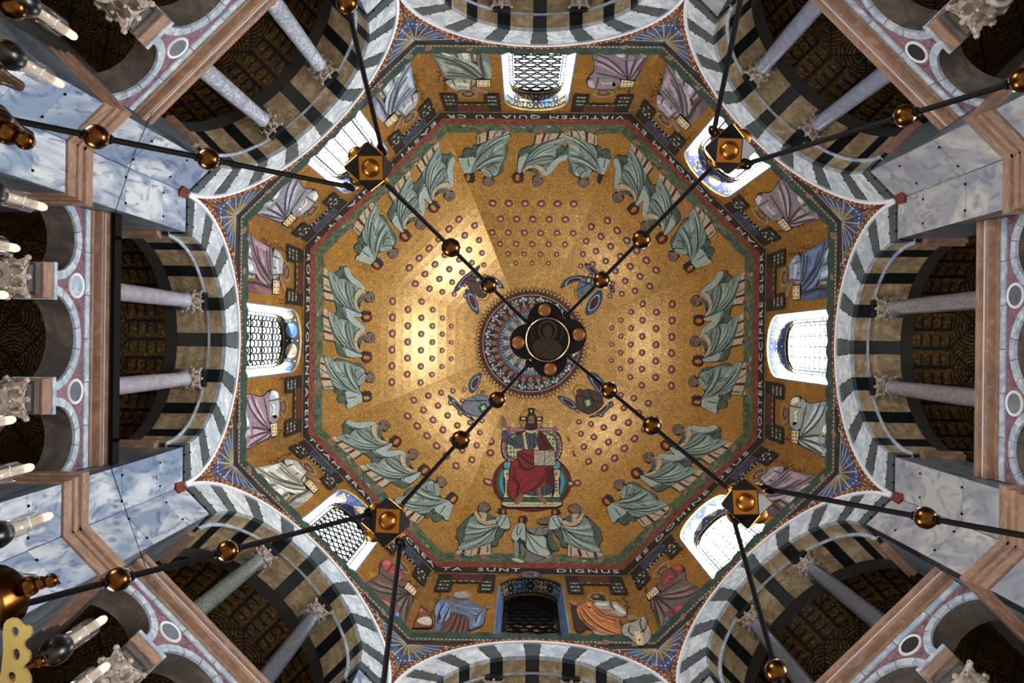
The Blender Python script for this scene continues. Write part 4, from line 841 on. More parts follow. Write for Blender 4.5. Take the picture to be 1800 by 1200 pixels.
creature(1, Q, QS, [[(1055,1135),(1120,1140),(1200,1180),(1240,1250),(1180,1240),(1110,1200)], [(1285,960),(1370,955),(1440,1040),(1500,1160),(1420,1150),(1340,1060)], [(1300,1310),(1380,1270),(1500,1160),(1480,1230),(1400,1290)]], [(1200,1130),(1300,1080),(1390,1110),(1430,1190),(1380,1250),(1300,1280),(1230,1240)], BRN, (1245, 1105, 54), True, 'brown winged lion beside the apex medallion, lower right', [(1260,1160),(1330,1145),(1350,1220),(1290,1245)])
# ================================================================== figures on the drum walls
def hexmix(c, f): v = [int(c[i:i+2], 16) for i in (1, 3, 5)]; return '#%02x%02x%02x' % tuple(int(max(0, min(255, x*f))) for x in v)
def robe(c): return [g_('robe'+c[1:], c, hexmix(c, .8), 26), g_('robeh'+c[1:], hexmix(c, 1.3), hexmix(c, 1.1), 26), g_('robed'+c[1:], hexmix(c, .5), hexmix(c, .36), 26)]
HALO = g_('halo_grey', '#8d8c74', '#6d6c58')
def prophet(ks, mir, v, c1, c2, c3, lab, hair='#3c2c22'):
    m, mh, md = robe(c1); w, wh, wd = robe(c2); l, lh, ld = robe(c3); HB = plain('hair_'+hair[1:], hair)
    if v == 1:
        o = (410, 370)
        mant = [(BK, .6, 's', [(150,250),(200,280),(330,370),(440,450),(490,462),(565,500),(622,600),(612,790),(560,812),(486,850),(460,950),(340,910),(280,835),(220,640),(190,430)]), (m, 1.6, 's', [(160,260),(200,290),(330,380),(440,460),(480,470),(475,840),(450,940),(340,900),(290,830),(230,640),(200,430)])]
        mant += [(mh, 2, 'l', p, .16) for p in ([(250,380),(300,440),(420,480)], [(320,470),(340,580),(380,680)], [(240,640),(290,780),(400,900)])]+[(md, 2.4, 'l', p, .07) for p in ([(200,290),(250,520),(330,700),(450,880)], [(280,420),(300,600),(400,780),(465,880)], [(400,460),(410,640),(450,820)], [(240,560),(300,760),(440,930)], [(445,470),(440,640),(465,820)])]
        tun = [(w, 1, 's', [(150,265),(205,430),(235,640),(285,845),(140,825),(125,600),(130,400)]), (wd, 2, 'p', [(138,528),(220,590),(222,625),(138,562)]), (wh, 1.5, 'l', [(140,450),(210,500)], .14), (wh, 1.5, 'l', [(140,680),(240,720)], .16), (wd, 1.6, 'l', [(140,770),(270,800)], .08), (wd, 1.6, 'l', [(150,360),(210,420)], .05), (l, .9, 's', [(170,860),(290,850),(360,910),(470,940),(475,1045),(280,1030),(165,990)]), (lh, 1.3, 'l', [(260,930),(340,1000),(470,1020)], .14), (ld, 1.4, 'l', [(180,890),(300,900),(460,960)], .07)]
        slv = [(w, 2.6, 's', [(480,462),(560,510),(612,600),(600,700),(602,790),(560,802),(500,850),(475,840)]), (wh, 3, 'l', [(560,550),(520,640),(550,780)], .2), (wd, 3.2, 'l', [(480,560),(560,600)], .05), (wd, 3.2, 'l', [(480,700),(520,720)], .05), (wd, 3.2, 'l', [(480,800),(600,790)], .06), (SK, 3, 's', [(560,800),(600,840),(652,990),(620,1012),(570,880)])]
        bok = [(BK, 3, 'p', [(474,852),(568,864),(560,1045),(470,1038)]), (CREAM, 3.4, 'p', [(482,862),(560,872),(553,1035),(478,1028)])]+[(ld, 3.8, 'p', ell(x, y, 8, 10, 6)) for x in (500, 540) for y in (890, 950, 1005)]
        hd = [(HALO, .8, 'p', ell(660, 765, 48, 122, 20)), (G_WALL, 1.2, 'p', ell(660, 765, 36, 104, 20)), (HB, 2, 's', ell(655, 765, 34, 76, 9)), (SK, 2.8, 's', ell(645, 765, 26, 56, 8)), (BK, 3.3, 'p', ell(652, 745, 5, 8, 5)), (BK, 3.3, 'p', ell(652, 785, 5, 8, 5)), (HB, 3.1, 's', ell(622, 768, 10, 42, 8)), (SK, 2.6, 's', [(595,740),(630,740),(630,795),(600,795)])]
        ft = [[(80,250),(130,185),(155,230),(110,305)], [(100,720),(140,700),(135,780),(95,800)]]
    else:
        o = (410, 660)
        mant = [(BK, .6, 's', [(120,235),(190,213),(280,250),(370,255),(450,158),(545,180),(572,290),(570,440),(548,590),(445,605),(475,690),(450,782),(290,842),(140,940),(98,820),(180,790),(205,690),(160,500),(118,380)]), (m, 1.6, 's', [(130,240),(190,225),(280,260),(370,265),(440,170),(440,400),(430,580),(460,690),(440,770),(290,830),(140,925),(110,820),(190,790),(215,690),(170,500),(130,380)])]
        mant += [(mh, 2, 'l', p, .16) for p in ([(190,300),(240,450),(400,640)], [(260,290),(300,400),(380,560)], [(230,700),(330,690),(440,680)], [(160,880),(260,790),(430,720)])]+[(md, 2.4, 'l', p, .07) for p in ([(150,260),(200,420),(320,580),(450,680)], [(210,240),(280,420),(420,640)], [(370,270),(400,420),(430,600)], [(215,640),(340,660),(455,680)], [(200,770),(320,720),(455,690)], [(170,880),(300,800),(440,710)])]
        tun = [(w, 1, 's', [(90,340),(135,350),(175,500),(220,680),(195,770),(95,745),(85,500)]), (wd, 2, 'p', [(92,660),(190,635),(195,660),(92,690)]), (wh, 1.5, 'l', [(95,560),(190,580)], .2), (wd, 1.6, 'l', [(92,420),(140,430)], .05), (l, .9, 's', [(190,700),(190,790),(110,820),(60,930),(45,880),(90,740)]), (lh, 1.3, 'l', [(70,880),(110,790),(190,750)], .1)]
        slv = [(w, 2.6, 's', [(440,170),(540,190),(560,290),(560,440),(540,580),(430,590),(440,400)]), (wh, 3, 'l', [(470,220),(530,230),(540,270)], .16), (wh, 3, 'l', [(460,360),(500,400),(470,470),(520,520)], .16), (wd, 3.3, 'p', [(438,302),(556,280),(558,298),(438,324)]), (m, 3, 's', [(430,500),(550,480),(535,570),(430,585)]), (wd, 3.2, 'l', [(450,350),(490,420),(460,480)], .04)]
        bok = [(BK, 3, 'p', [(438,595),(537,575),(537,745),(455,768)]), (CREAM, 3.4, 'p', [(446,603),(529,585),(529,737),(461,757)])]+[(ld, 3.8, 'p', ell(x, y, 8, 10, 6)) for x in (475, 512) for y in (630, 670, 715)]
        hd = [(HALO, .8, 'p', ell(622, 390, 46, 132, 20)), (G_WALL, 1.2, 'p', ell(622, 390, 35, 112, 20)), (HB, 2, 's', ell(608, 385, 34, 74, 9)), (SK, 2.8, 's', ell(600, 385, 26, 54, 8)), (BK, 3.3, 'p', ell(607, 366, 5, 8, 5)), (BK, 3.3, 'p', ell(607, 405, 5, 8, 5)), (HB, 3.1, 's', ell(578, 388, 9, 40, 8)), (SK, 2.6, 's', [(555,355),(585,355),(585,415),(555,415)])]
        ft = [[(28,255),(70,280),(92,335),(50,305)], [(22,640),(60,555),(88,600),(50,680)]]
    s = 130/918
    root = link('prophet_mosaic', picture(4, 'wall', o, s, mant, mir).mesh('m'), walls[ks], label=lab)
    for nm, its in (('tunic', tun), ('sleeve', slv), ('book', bok), ('head', hd)): link(nm, picture(4, 'wall', o, s, its, mir).mesh(nm), root)
    for f_ in ft: link('foot', picture(4, 'wall', o, s, [(SK, 3.2, 's', f_)], mir).mesh('foot'), root)
MV, GB, WG, BL, OL = '#8a7078', '#8f9aa6', '#b4b4ac', '#66789a', '#7d8578'
prophet(4, False, 1, MV, '#a9b0ae', '#6e4c50', 'mauve-cloaked haloed figure holding a book, above the window of the left wall')
prophet(4, False, 2, '#98808c', '#b6bcc0', '#7c5a64', 'mauve and white haloed figure below the window of the left wall')
prophet(5, False, 1, GB, '#a5a8ac', '#7c8290', 'grey-blue haloed figure nearer the top on the upper left wall')
prophet(5, False, 2, '#8c8c98', '#b2b2ae', '#6a6c7a', 'pale grey haloed figure nearer the left on the upper left wall')
prophet(6, True, 2, '#807078', '#908488', '#5c4a52', 'mauve haloed figure left of the oval-lattice window on the top wall')
prophet(6, True, 1, OL, '#a8a898', '#70766a', 'olive grey haloed figure right of the oval-lattice window on the top wall')
prophet(7, True, 1, '#8c7f88', '#a39ca4', '#5f5058', 'mauve grey haloed figure near the top wall on the upper right wall')
prophet(7, True, 2, '#86767c', '#9c9494', '#604e54', 'rose grey haloed figure near the right wall on the upper right wall')
prophet(0, True, 1, '#4f6486', '#8b98a8', '#3e4a66', 'blue-cloaked haloed figure below the window of the right wall') if False else None
prophet(0, True, 1, '#5d6e8c', '#98a2b0', '#3e4a66', 'blue-cloaked haloed figure above the window of the right wall')
prophet(0, True, 2, '#9fa6a2', '#b8b6a2', '#4c5a72', 'white-tunic haloed figure below the window of the right wall')
prophet(1, True, 1, '#86737c', '#9a8e92', '#5c484e', 'mauve haloed figure beside the bright window of the lower right wall')
prophet(1, True, 2, '#6b5650', '#8a3c3c', '#4c5f80', 'brown and red robed figure near the bottom wall on the lower right wall')
prophet(3, False, 1, '#b3b0a2', '#c0bcae', '#8c8a80', 'white-robed haloed figure near the left wall on the lower left wall')
prophet(3, False, 2, '#5f4f44', '#9a4a48', '#4d6c9c', 'brown-cloaked winged figure near the bottom wall on the lower left wall')
def wallfig(k, o, s, D, lab, nm):
    root = None
    for n_, its in D:
        me = picture(k, 'wall', o, s, its).mesh(n_)
        if root is None: root = link(nm, me, walls[k], label=lab)
        else: link(n_, me, root)
b, bh, bd = robe('#62748c'); r, rh, rd = robe('#5c3a34')
wallfig(2, (740, 1015), .10836, [
 ('cloak', [(BK, .8, 's', [(330,340),(440,350),(560,390),(800,350),(860,440),(1040,480),(1070,520),(1050,630),(1010,800),(860,842),(765,890),(330,840),(265,940),(180,930),(230,750),(210,620),(200,500),(270,390)]), (b, 1.8, 's', [(340,350),(440,360),(560,400),(800,360),(850,450),(1030,490),(1060,520),(1040,620),(1000,790),(860,830),(770,880),(800,650),(640,600),(480,560),(460,640),(390,700),(330,830),(260,930),(190,920),(240,750),(220,620),(210,500),(280,400)])]+[(bh, 2.2, 'l', p, .13) for p in ([(300,420),(260,560),(300,700)], [(420,420),(340,560),(320,740)], [(600,440),(800,500),(950,520)], [(620,520),(780,600),(920,610)], [(960,600),(900,760),(850,800)], [(440,500),(430,620),(380,720)])]+[(bd, 2.5, 'l', p, .05) for p in ([(480,460),(700,560),(900,640)], [(560,400),(720,480),(1000,500)], [(380,430),(280,600),(270,760)], [(460,500),(400,640),(330,790)], [(1010,540),(920,620),(880,760)])]),
 ('skirt', [(r, 1.4, 's', [(490,560),(640,600),(800,640),(760,870),(740,1030),(500,1050),(200,1030),(100,1000),(300,880),(400,700)])]+[(rh, 1.7, 'l', p, .06) for p in ([(560,610),(480,800),(250,1000)], [(620,620),(560,850),(430,1020)], [(690,640),(640,860),(560,1030)], [(740,660),(700,900),(660,1030)])]+[(rd, 1.9, 'l', p, .05) for p in ([(590,610),(520,820),(330,1010)], [(660,620),(600,850),(500,1030)], [(720,650),(670,900),(610,1030)])]),
 ('head', [(HALO, .8, 'p', ell(685, 285, 150, 62, 20)), (G_WALL, 1.1, 'p', ell(685, 285, 128, 50, 20)), (g_('veil', '#9aa3a4', '#7c8688'), 2.6, 's', [(530,335),(535,260),(640,232),(765,255),(795,310),(700,345)]), (g_('pink_skin', '#c09a86', '#a07a68'), 3.2, 's', [(655,285),(700,262),(760,275),(775,315),(700,335)]), (BK, 3.7, 'p', ell(738, 285, 12, 4, 6))]),
 ('hand', [(SK, 3, 's', [(1030,490),(1160,468),(1195,490),(1080,522)])]), ('hand', [(SK, 3, 's', [(495,480),(600,468),(630,498),(510,505)])])], 'woman in blue cloak stretching out an arm, left of the dark window on the bottom wall', 'woman_mosaic')
a1, a2, a3 = robe('#a8663a'); c1, c2, c3 = robe('#a39b8c')
wallfig(2, (980, 1020), .11111, [
 ('cloak', [(BK, .8, 's', [(390,370),(480,320),(570,350),(880,480),(992,600),(1000,660),(1090,800),(1150,900),(900,902),(700,862),(490,780),(460,770),(400,835),(280,842),(230,560),(200,390),(290,420)]), (a1, 1.8, 's', [(400,380),(480,330),(570,360),(600,450),(870,490),(980,600),(980,660),(1080,800),(1140,890),(900,890),(700,850),(500,770),(430,680),(330,600),(290,430)]), (rd, 1.6, 's', [(210,400),(290,430),(330,600),(440,680),(460,760),(400,820),(290,830),(240,560)])]+[(a2, 2.2, 'l', p, .09) for p in ([(310,460),(420,640),(600,780),(900,870)], [(400,440),(560,640),(800,790),(980,850)], [(480,420),(640,580),(900,680)], [(700,680),(820,740),(960,800)], [(480,360),(520,400),(490,470)])]+[(a3, 2.5, 'l', p, .05) for p in ([(380,440),(520,640),(760,800),(980,870)], [(330,500),(440,680),(620,800)], [(560,480),(700,600),(960,660)], [(620,470),(760,560),(960,600)], [(980,660),(1030,780),(1060,880)])]),
 ('tunic', [(c1, 1.5, 's', [(550,345),(800,335),(855,350),(880,490),(620,455)]), (c2, 1.9, 'l', [(600,380),(720,400),(780,380)], .2), (c1, 2.9, 's', [(850,340),(960,370),(1100,520),(1080,580),(980,590),(940,560),(780,540),(870,490)]), (c2, 3.2, 'l', [(900,400),(1000,500),(1050,540)], .16), (c3, 3.3, 'l', [(830,350),(850,420),(900,500)], .06), (c1, 1.2, 's', [(510,780),(700,850),(1000,900),(1200,895),(1160,960),(800,930),(620,985),(555,920)]), (c3, 1.6, 'l', [(540,800),(600,900),(620,970)], .1)]),
 ('head', [(HALO, .8, 'p', ell(640, 265, 170, 74, 20)), (G_WALL, 1.1, 'p', ell(640, 265, 145, 60, 20)), (plain('hair_brown', '#2e2019'), 2.6, 's', [(530,245),(620,222),(720,255),(790,345),(660,322),(560,325)]), (SK, 3.2, 's', ell(608, 272, 52, 26, 8)), (plain('hair_brown', '#2e2019'), 3.5, 's', ell(600, 302, 44, 12, 8)), (BK, 3.7, 'p', ell(590, 266, 9, 4, 5))]),
 ('hand', [(SK, 3, 's', [(178,340),(240,325),(302,385),(280,425)])]), ('hand', [(SK, 3.4, 's', [(720,560),(800,530),(890,520),(880,545),(780,575)])]), ('foot', [(SK, 3, 's', [(540,1030),(700,990),(740,950),(835,980),(835,1035)])]), ('foot', [(SK, 3, 's', [(1150,1060),(1220,960),(1320,965),(1300,1055)])])], 'bearded man in orange cloak, right of the dark window on the bottom wall', 'man_mosaic')
wallfig(2, (960, 1016), .11111, [
 ('cloak', [(BK, 3.4, 's', [(1180,850),(1220,730),(1440,700),(1500,610),(1650,640),(1650,780),(1680,980),(1540,1110),(1430,1090),(1310,970),(1210,940)]), (c1, 3.8, 's', [(1190,850),(1230,740),(1440,710),(1500,620),(1640,650),(1640,780),(1670,975),(1540,1100),(1430,1080),(1320,960),(1220,930)])]+[(c3, 4.3, 'l', p, .05) for p in ([(1500,640),(1480,780),(1560,900)], [(1330,760),(1290,860),(1380,940)], [(1600,700),(1560,860),(1480,880)])]),
 ('head', [(SK, 4.4, 's', ell(1340, 660, 58, 34, 8)), (HR, 4.2, 's', ell(1340, 640, 66, 38, 8))]), ('scroll', [(CREAM, 4.8, 'p', [(1390,870),(1480,870),(1540,980),(1540,1090),(1440,1090)]), (BK, 5.2, 'p', [(1465,990),(1495,990),(1485,1030),(1470,1030)])])], 'small kneeling white-clad figure at the feet of the man in orange', 'kneeling_donor_mosaic')
r1_, r2_, r3_ = robe('#8a4a42')
wallfig(2, (648, 964), .14, [
 ('cloak', [(BK, 3, 's', [(350,880),(360,755),(440,700),(560,720),(745,765),(745,830),(812,900),(812,1010),(720,1012),(500,1022),(390,970)]), (r1_, 3.4, 's', [(360,880),(370,765),(440,712),(560,730),(735,775),(735,830),(800,900),(800,1000),(720,1000),(500,1010),(400,960)]), (c2, 3.8, 's', [(590,940),(640,880),(780,870),(800,960),(740,990)]), (r2_, 3.9, 'l', [(400,800),(480,900),(600,960)], .12), (c1, 3.9, 'l', [(370,850),(460,800),(560,745)], .12), (r3_, 4.1, 'l', [(470,780),(500,900),(520,990)], .06)]),
 ('head', [(g_('pink_skin', '#c09a86', '#a07a68'), 4.4, 's', ell(640, 790, 40, 24, 8)), (HR, 4.2, 's', ell(620, 775, 44, 28, 8))])], 'crouching red-clad figure at the hem of the woman in blue', 'kneeling_donor_mosaic')
# ---- hanging valances, spandrel shells, inscription
def valance(mb, col, sg, dark):
    o_ = tess('val_edge', '#191b18', '#0e100e', sc=22); fr = tess('val_'+col[1:], col, hexmix(col, .55), sc=18, amt=.8)
    rd_ = tess('val_red', '#5c2c24', '#3a1a16', sc=18); lt_ = tess('val_light', '#a7ab98', '#7c806e', sc=24)
    ht, hm, hb_ = H(408), H(421), H(438)
    def jag(a_, b_, n, amp):
        return [(a_[0]+(b_[0]-a_[0])*i/n+((b_[1]-a_[1])*.0), a_[1]+(b_[1]-a_[1])*i/n-(amp if i % 2 else 0)) for i in range(n+1)]
    for u0, u1 in ((1.10, 1.52), (2.34, 2.80)):
        side_l = [(sg*(u0-(.04 if i % 2 else 0)), ht+(hb_-ht)*i/12) for i in range(13)]; side_r = [(sg*(u1+(.04 if i % 2 else 0)), hb_+(ht-hb_)*i/12) for i in range(13)]
        bot = [(sg*(u0+(u1-u0)*i/12), hb_-(.10 if i % 2 else 0)) for i in range(1, 12)]
        inlay(mb, 'wall', side_l+bot+side_r, o_, 1.5)
        for j in range(4):
            for i in range(3):
                c = (sg*(u0+.07+(u1-u0-.14)*(i+.5)/3), ht-.3+(hb_-ht+.3)*(j+.4)/4)
                if j: inlay(mb, 'wall', ell(c[0], c[1], .045, .09, 7, j), fr if (i+j) % 2 else lt_, 2)
    bm = [(sg*1.1, ht)]+[(sg*(1.1+1.7*i/24), hm-.05-.07*sin(pi*i/24)*(1)-(.05 if i % 2 else 0)) for i in range(25)]+[(sg*2.8, ht)]
    inlay(mb, 'wall', bm, o_, 1.6)
    inlay(mb, 'wall', [(sg*1.45, ht)]+[(sg*(1.45+.95*i/8), hm+.06-.03*(i % 2)) for i in range(9)]+[(sg*2.4, ht)], rd_ if not dark else fr, 2)
    for i in range(5): inlay(mb, 'wall', ell(sg*(1.55+.19*i), hm+.02, .07, .05, 8), lt_ if i % 2 else fr, 2.4)
    for i in range(14):
        if dark: inlay(mb, 'wall', ell(sg*(1.1+1.7*i/13), hm-.14, .02, .03, 6), plain('pearl', '#e8ddcc'), 2.4)
for k in range(8):
    for sg in (-1, 1):
        part(k, 'valance_mosaic', ('va', k % 2, sg), lambda: mk(lambda mb: valance(mb, '#8a948a' if k % 2 == 0 else '#3c4a66', sg, k % 2)), label=('dark blue' if k % 2 else 'speckled dark green')+' fringed hanging in mosaic under the inscription')
def shell(mb, sg, k2):
    bl = tess('shell_blue', '#41608c', '#27365c', sc=16); go = tess('shell_gold', '#8f7247', '#5f482c', sc=18); ln = plain('shell_line', '#a8a797', .6); rd_ = tess('shell_red', '#6e3b2a', '#472218', sc=18)
    h0 = H(530)
    # fan lobes radiating from the corner fold just under the bead line
    cx, cy = 2.97, h0-.10
    pts_in = []; pts_out = []
    for i in range(7):
        a_ = -pi/2-i*(pi/2-.12)/6; ro = 1.75-.11*i+.1*(i == 0); ca, sa = cos(a_), sin(a_)
        pts_in.append((cx+ca*ro*.42*1.2, cy+sa*ro*.55)); pts_out.append((cx+ca*ro*.92, cy+sa*ro*.95))
    body = [(cx, cy)]+pts_out[::1]
    poly = [(cx, cy-.02)]
    for i in range(6):
        a_, b_ = pts_out[i], pts_out[i+1]; m_ = ((a_[0]+b_[0])/2+.05, (a_[1]+b_[1])/2+.08); poly += [a_, m_]
    poly += [pts_out[6]]
    f = lambda q: [(sg*min(u, 2.97), h) for u, h in q]
    inlay(mb, 'wall', f(poly), go if k2 else rd_, 1)
    inner = [(cx, cy-.02)]+[(cx+(u-cx)*.74, cy+(h-cy)*.74) for u, h in poly[1:]]
    inlay(mb, 'wall', f(inner), bl, 1.5)
    core = [(cx, cy-.02)]+[(cx+(u-cx)*.42, cy+(h-cy)*.42) for u, h in poly[1:]]
    inlay(mb, 'wall', f(core), go if not k2 else tess('shell_violet', '#4c4258', '#322a3c', sc=16), 1.9)
    for p in pts_out: inlay(mb, 'wall', f(ribbon([(cx-.02, cy-.04), ((cx+p[0])/2+.02, (cy+p[1])/2-.03), p], .03)), ln, 2.4)
    for i in range(16):
        a_ = -pi/2-i*(pi/2-.15)/15; inlay(mb, 'wall', f(ell(cx+cos(a_)*.95, cy+sin(a_)*1.0, .02, .03, 6)), plain('pearl', '#e8ddcc'), 2.6)
    for p in pts_out: inlay(mb, 'wall', f(ell(p[0]-.04, p[1]-.05, .05, .06, 7)), tess('bud', '#b9a878', '#8c7a50', sc=30), 2)
    # scrolls below and beside the shell
    for c in ((2.78, h0-2.25), (2.3, h0-.25), (1.9, h0-.15)):
        R = .13 if c[0] > 2.5 else .1
        if k2 or c[0] > 2.5: inlay(mb, 'wall', f(arc(c[0], c[1], R, 0, 5.4, 14)+arc(c[0], c[1], R*.7, 5.4, 0, 14)), ln, 1.5)
for k in range(8):
    for sg in (-1, 1): part(k, 'shell_mosaic', ('she', sg, k % 3 == 0), lambda: mk(lambda mb: shell(mb, sg, k % 3 == 0)), label='blue and gold half shell filling the spandrel corner')
TXT = {2: 'TA  SUNT     DIGNUS', 1: 'ES DOMINE DEUS', 0: 'NOSTER ACCIPERE GLOR', 7: 'IAM ET HONOREM ET', 6: 'VIRTUTEM QUIA TU CR', 5: 'EASTI OMNIA ET P', 4: 'ROPTER VOLUNTATEM', 3: 'TUAM ERANT ET CREA'}
M_LET = plain('letter_white', '#b9bdb8', .6)
for k, s_ in TXT.items():
    cu = bpy.data.curves.new('inscription', 'FONT'); cu.body = s_; cu.size = .50; cu.extrude = .006; cu.align_x = 'CENTER'; cu.space_character = 1.25; cu.space_word = 1.2; cu.resolution_u = 2
    cu.materials.append(M_LET)
    o = bpy.data.objects.new('inscription_lettering', cu); COL.objects.link(o); o.parent = walls[k]
    o.location = (R0-.03, 0, HA-.435+Z0); o.rotation_euler = Matrix(((0,0,-1),(-1,0,0),(0,1,0))).to_euler()
    wdt = {2: 5.6, 1: 4.9, 0: 5.8, 7: 5.5, 6: 5.6, 5: 5.4, 4: 5.5, 3: 5.7}[k]
    bpy.context.view_layer.update(); o.scale = (wdt/max(o.dimensions.x, .1)*1.0, 1.0, 1); o['label'] = 'pale capital letters on the black band of the %s wall' % WHERE[k]
# short columns of worn, illegible dark name letters beside the figures
def worn(mb, seed):
    r_ = random.Random(seed); m = plain('worn_letter', '#2a2016', .7)
    for sg in (-1, 1):
        for col, (u, ha, hb_) in enumerate(((2.62, 20.4, 22.6), (1.12, 22.0, 22.9) if seed % 2 else (2.40, 20.9, 22.2))):
            h = hb_
            while h > ha:
                for q in range(2):
                    x = sg*u+r_.uniform(-.07, .07); y = h-r_.uniform(0, .09); w, v = (.009, .06) if r_.random() < .5 else (.03, .014)
                    inlay(mb, 'wall', [(x-w, y-v*.5), (x+w, y-v*.5), (x+w, y+v*.5), (x-w, y+v*.5)], m, .5)
                h -= r_.uniform(.14, .2)
for k in range(8): link('worn_name_letters', share(MC, ('wl', k % 3), lambda: mk(lambda mb: worn(mb, k % 3))), walls[k], kind='stuff')
for k in range(8):
    for i, (u, w_) in enumerate(((-2.62, 'PROPHETA'), (2.62, 'PROPHETA'))): pass
# ================================================================== windows
BLJ = marble('blue_jamb_marble', '#7d97ba', '#56719a', '#48628a', 1.2, stretch=(1, 1, .35))
NAVY = tess('soffit_navy', '#2c3a66', '#1b2444', sc=22); DKS = tess('soffit_dark', '#211f22', '#121114', sc=22)
GLASS = NT('window_glass'); _t = GLASS
tr = _t.n('ShaderNodeBsdfTransparent'); gl = _t.n('ShaderNodeBsdfGlossy', Roughness=.15); mx = _t.n('ShaderNodeMixShader'); mx.inputs[0].default_value = .06
_t.l(tr.outputs[0], mx.inputs[1]); _t.l(gl.outputs[0], mx.inputs[2]); _t.l(mx.outputs[0], _t.t.nodes['Material Output'].inputs[0]); GLASS = GLASS.m
RG, SG, RGL = .79, WS+.10, R0+.60          # glass: half width, spring height, plane
def loft(mb, A, rA, B, rB, m):
    n = len(A); mb.add([(rA, u, h+Z0) for u, h in A]+[(rB, u, h+Z0) for u, h in B], [(i, i+1, n+i+1, n+i) for i in range(n-1)], m)
    A2 = [(u*1.0, h) for u, h in A]
def lining(mb):
    for sg in (-1, 1):
        f0, f1 = [(sg*(WR-.004), WB-.1), (sg*(WR-.004), WS)], [(sg*RG, WB-.1), (sg*RG, SG)]
        V = [(R0-.006, f0[0][0], f0[0][1]+Z0), (R0-.006, f0[1][0], f0[1][1]+Z0), (RGL+.04, f1[1][0], f1[1][1]+Z0), (RGL+.04, f1[0][0], f1[0][1]+Z0)]
        V += [(x, y+sg*.03, z) for x, y, z in V]
        mb.add(V, [(0,1,2,3),(7,6,5,4),(0,4,5,1),(1,5,6,2),(2,6,7,3),(3,7,4,0)], BLJ)
    mb.box((R0-.02, -WR, WB-.12+Z0), (RGL+.05, WR, WB-.02+Z0), BLJ)
def sof_pt(f, a):      # f 0 front .. 1 back ; a angle from crown
    R = WR-.004+(RG-WR)*f; h = WS+(SG-WS)*f; r = R0-.006+(RGL+.04-R0)*f
    return (r, R*sin(a), h+R*cos(a)+Z0)
def sof_patch(mb, f0, f1, a0, a1, m, lift=0., n=1):
    for i in range(n):
        b0, b1 = a0+(a1-a0)*i/n, a0+(a1-a0)*(i+1)/n
        V = [sof_pt(f0, b0), sof_pt(f0, b1), sof_pt(f1, b1), sof_pt(f1, b0)]
        V = [(x, y*(1-lift), (z-(WS+Z0))*(1-lift)+WS+Z0) for x, y, z in V]
        W_ = [(x, y*1.02, (z-(WS+Z0))*1.02+WS+Z0) for x, y, z in V]
        mb.add(V+W_, [(0,1,2,3),(7,6,5,4),(0,4,5,1),(1,5,6,2),(2,6,7,3),(3,7,4,0)], m)
def sof_shape(mb, cf, ca, pts, m, lift):
    V = [sof_pt(cf+x, ca+y) for x, y in pts]; V = [(x, y*(1-lift), (z-(WS+Z0))*(1-lift)+WS+Z0) for x, y, z in V]; L = len(V)
    W_ = [(x, y*1.012, (z-(WS+Z0))*1.012+WS+Z0) for x, y, z in V]
    mb.add(V+W_, [tuple(range(L)), tuple(range(2*L-1, L-1, -1))]+[(i, L+i, L+(i+1) % L, (i+1) % L) for i in range(L)], m)
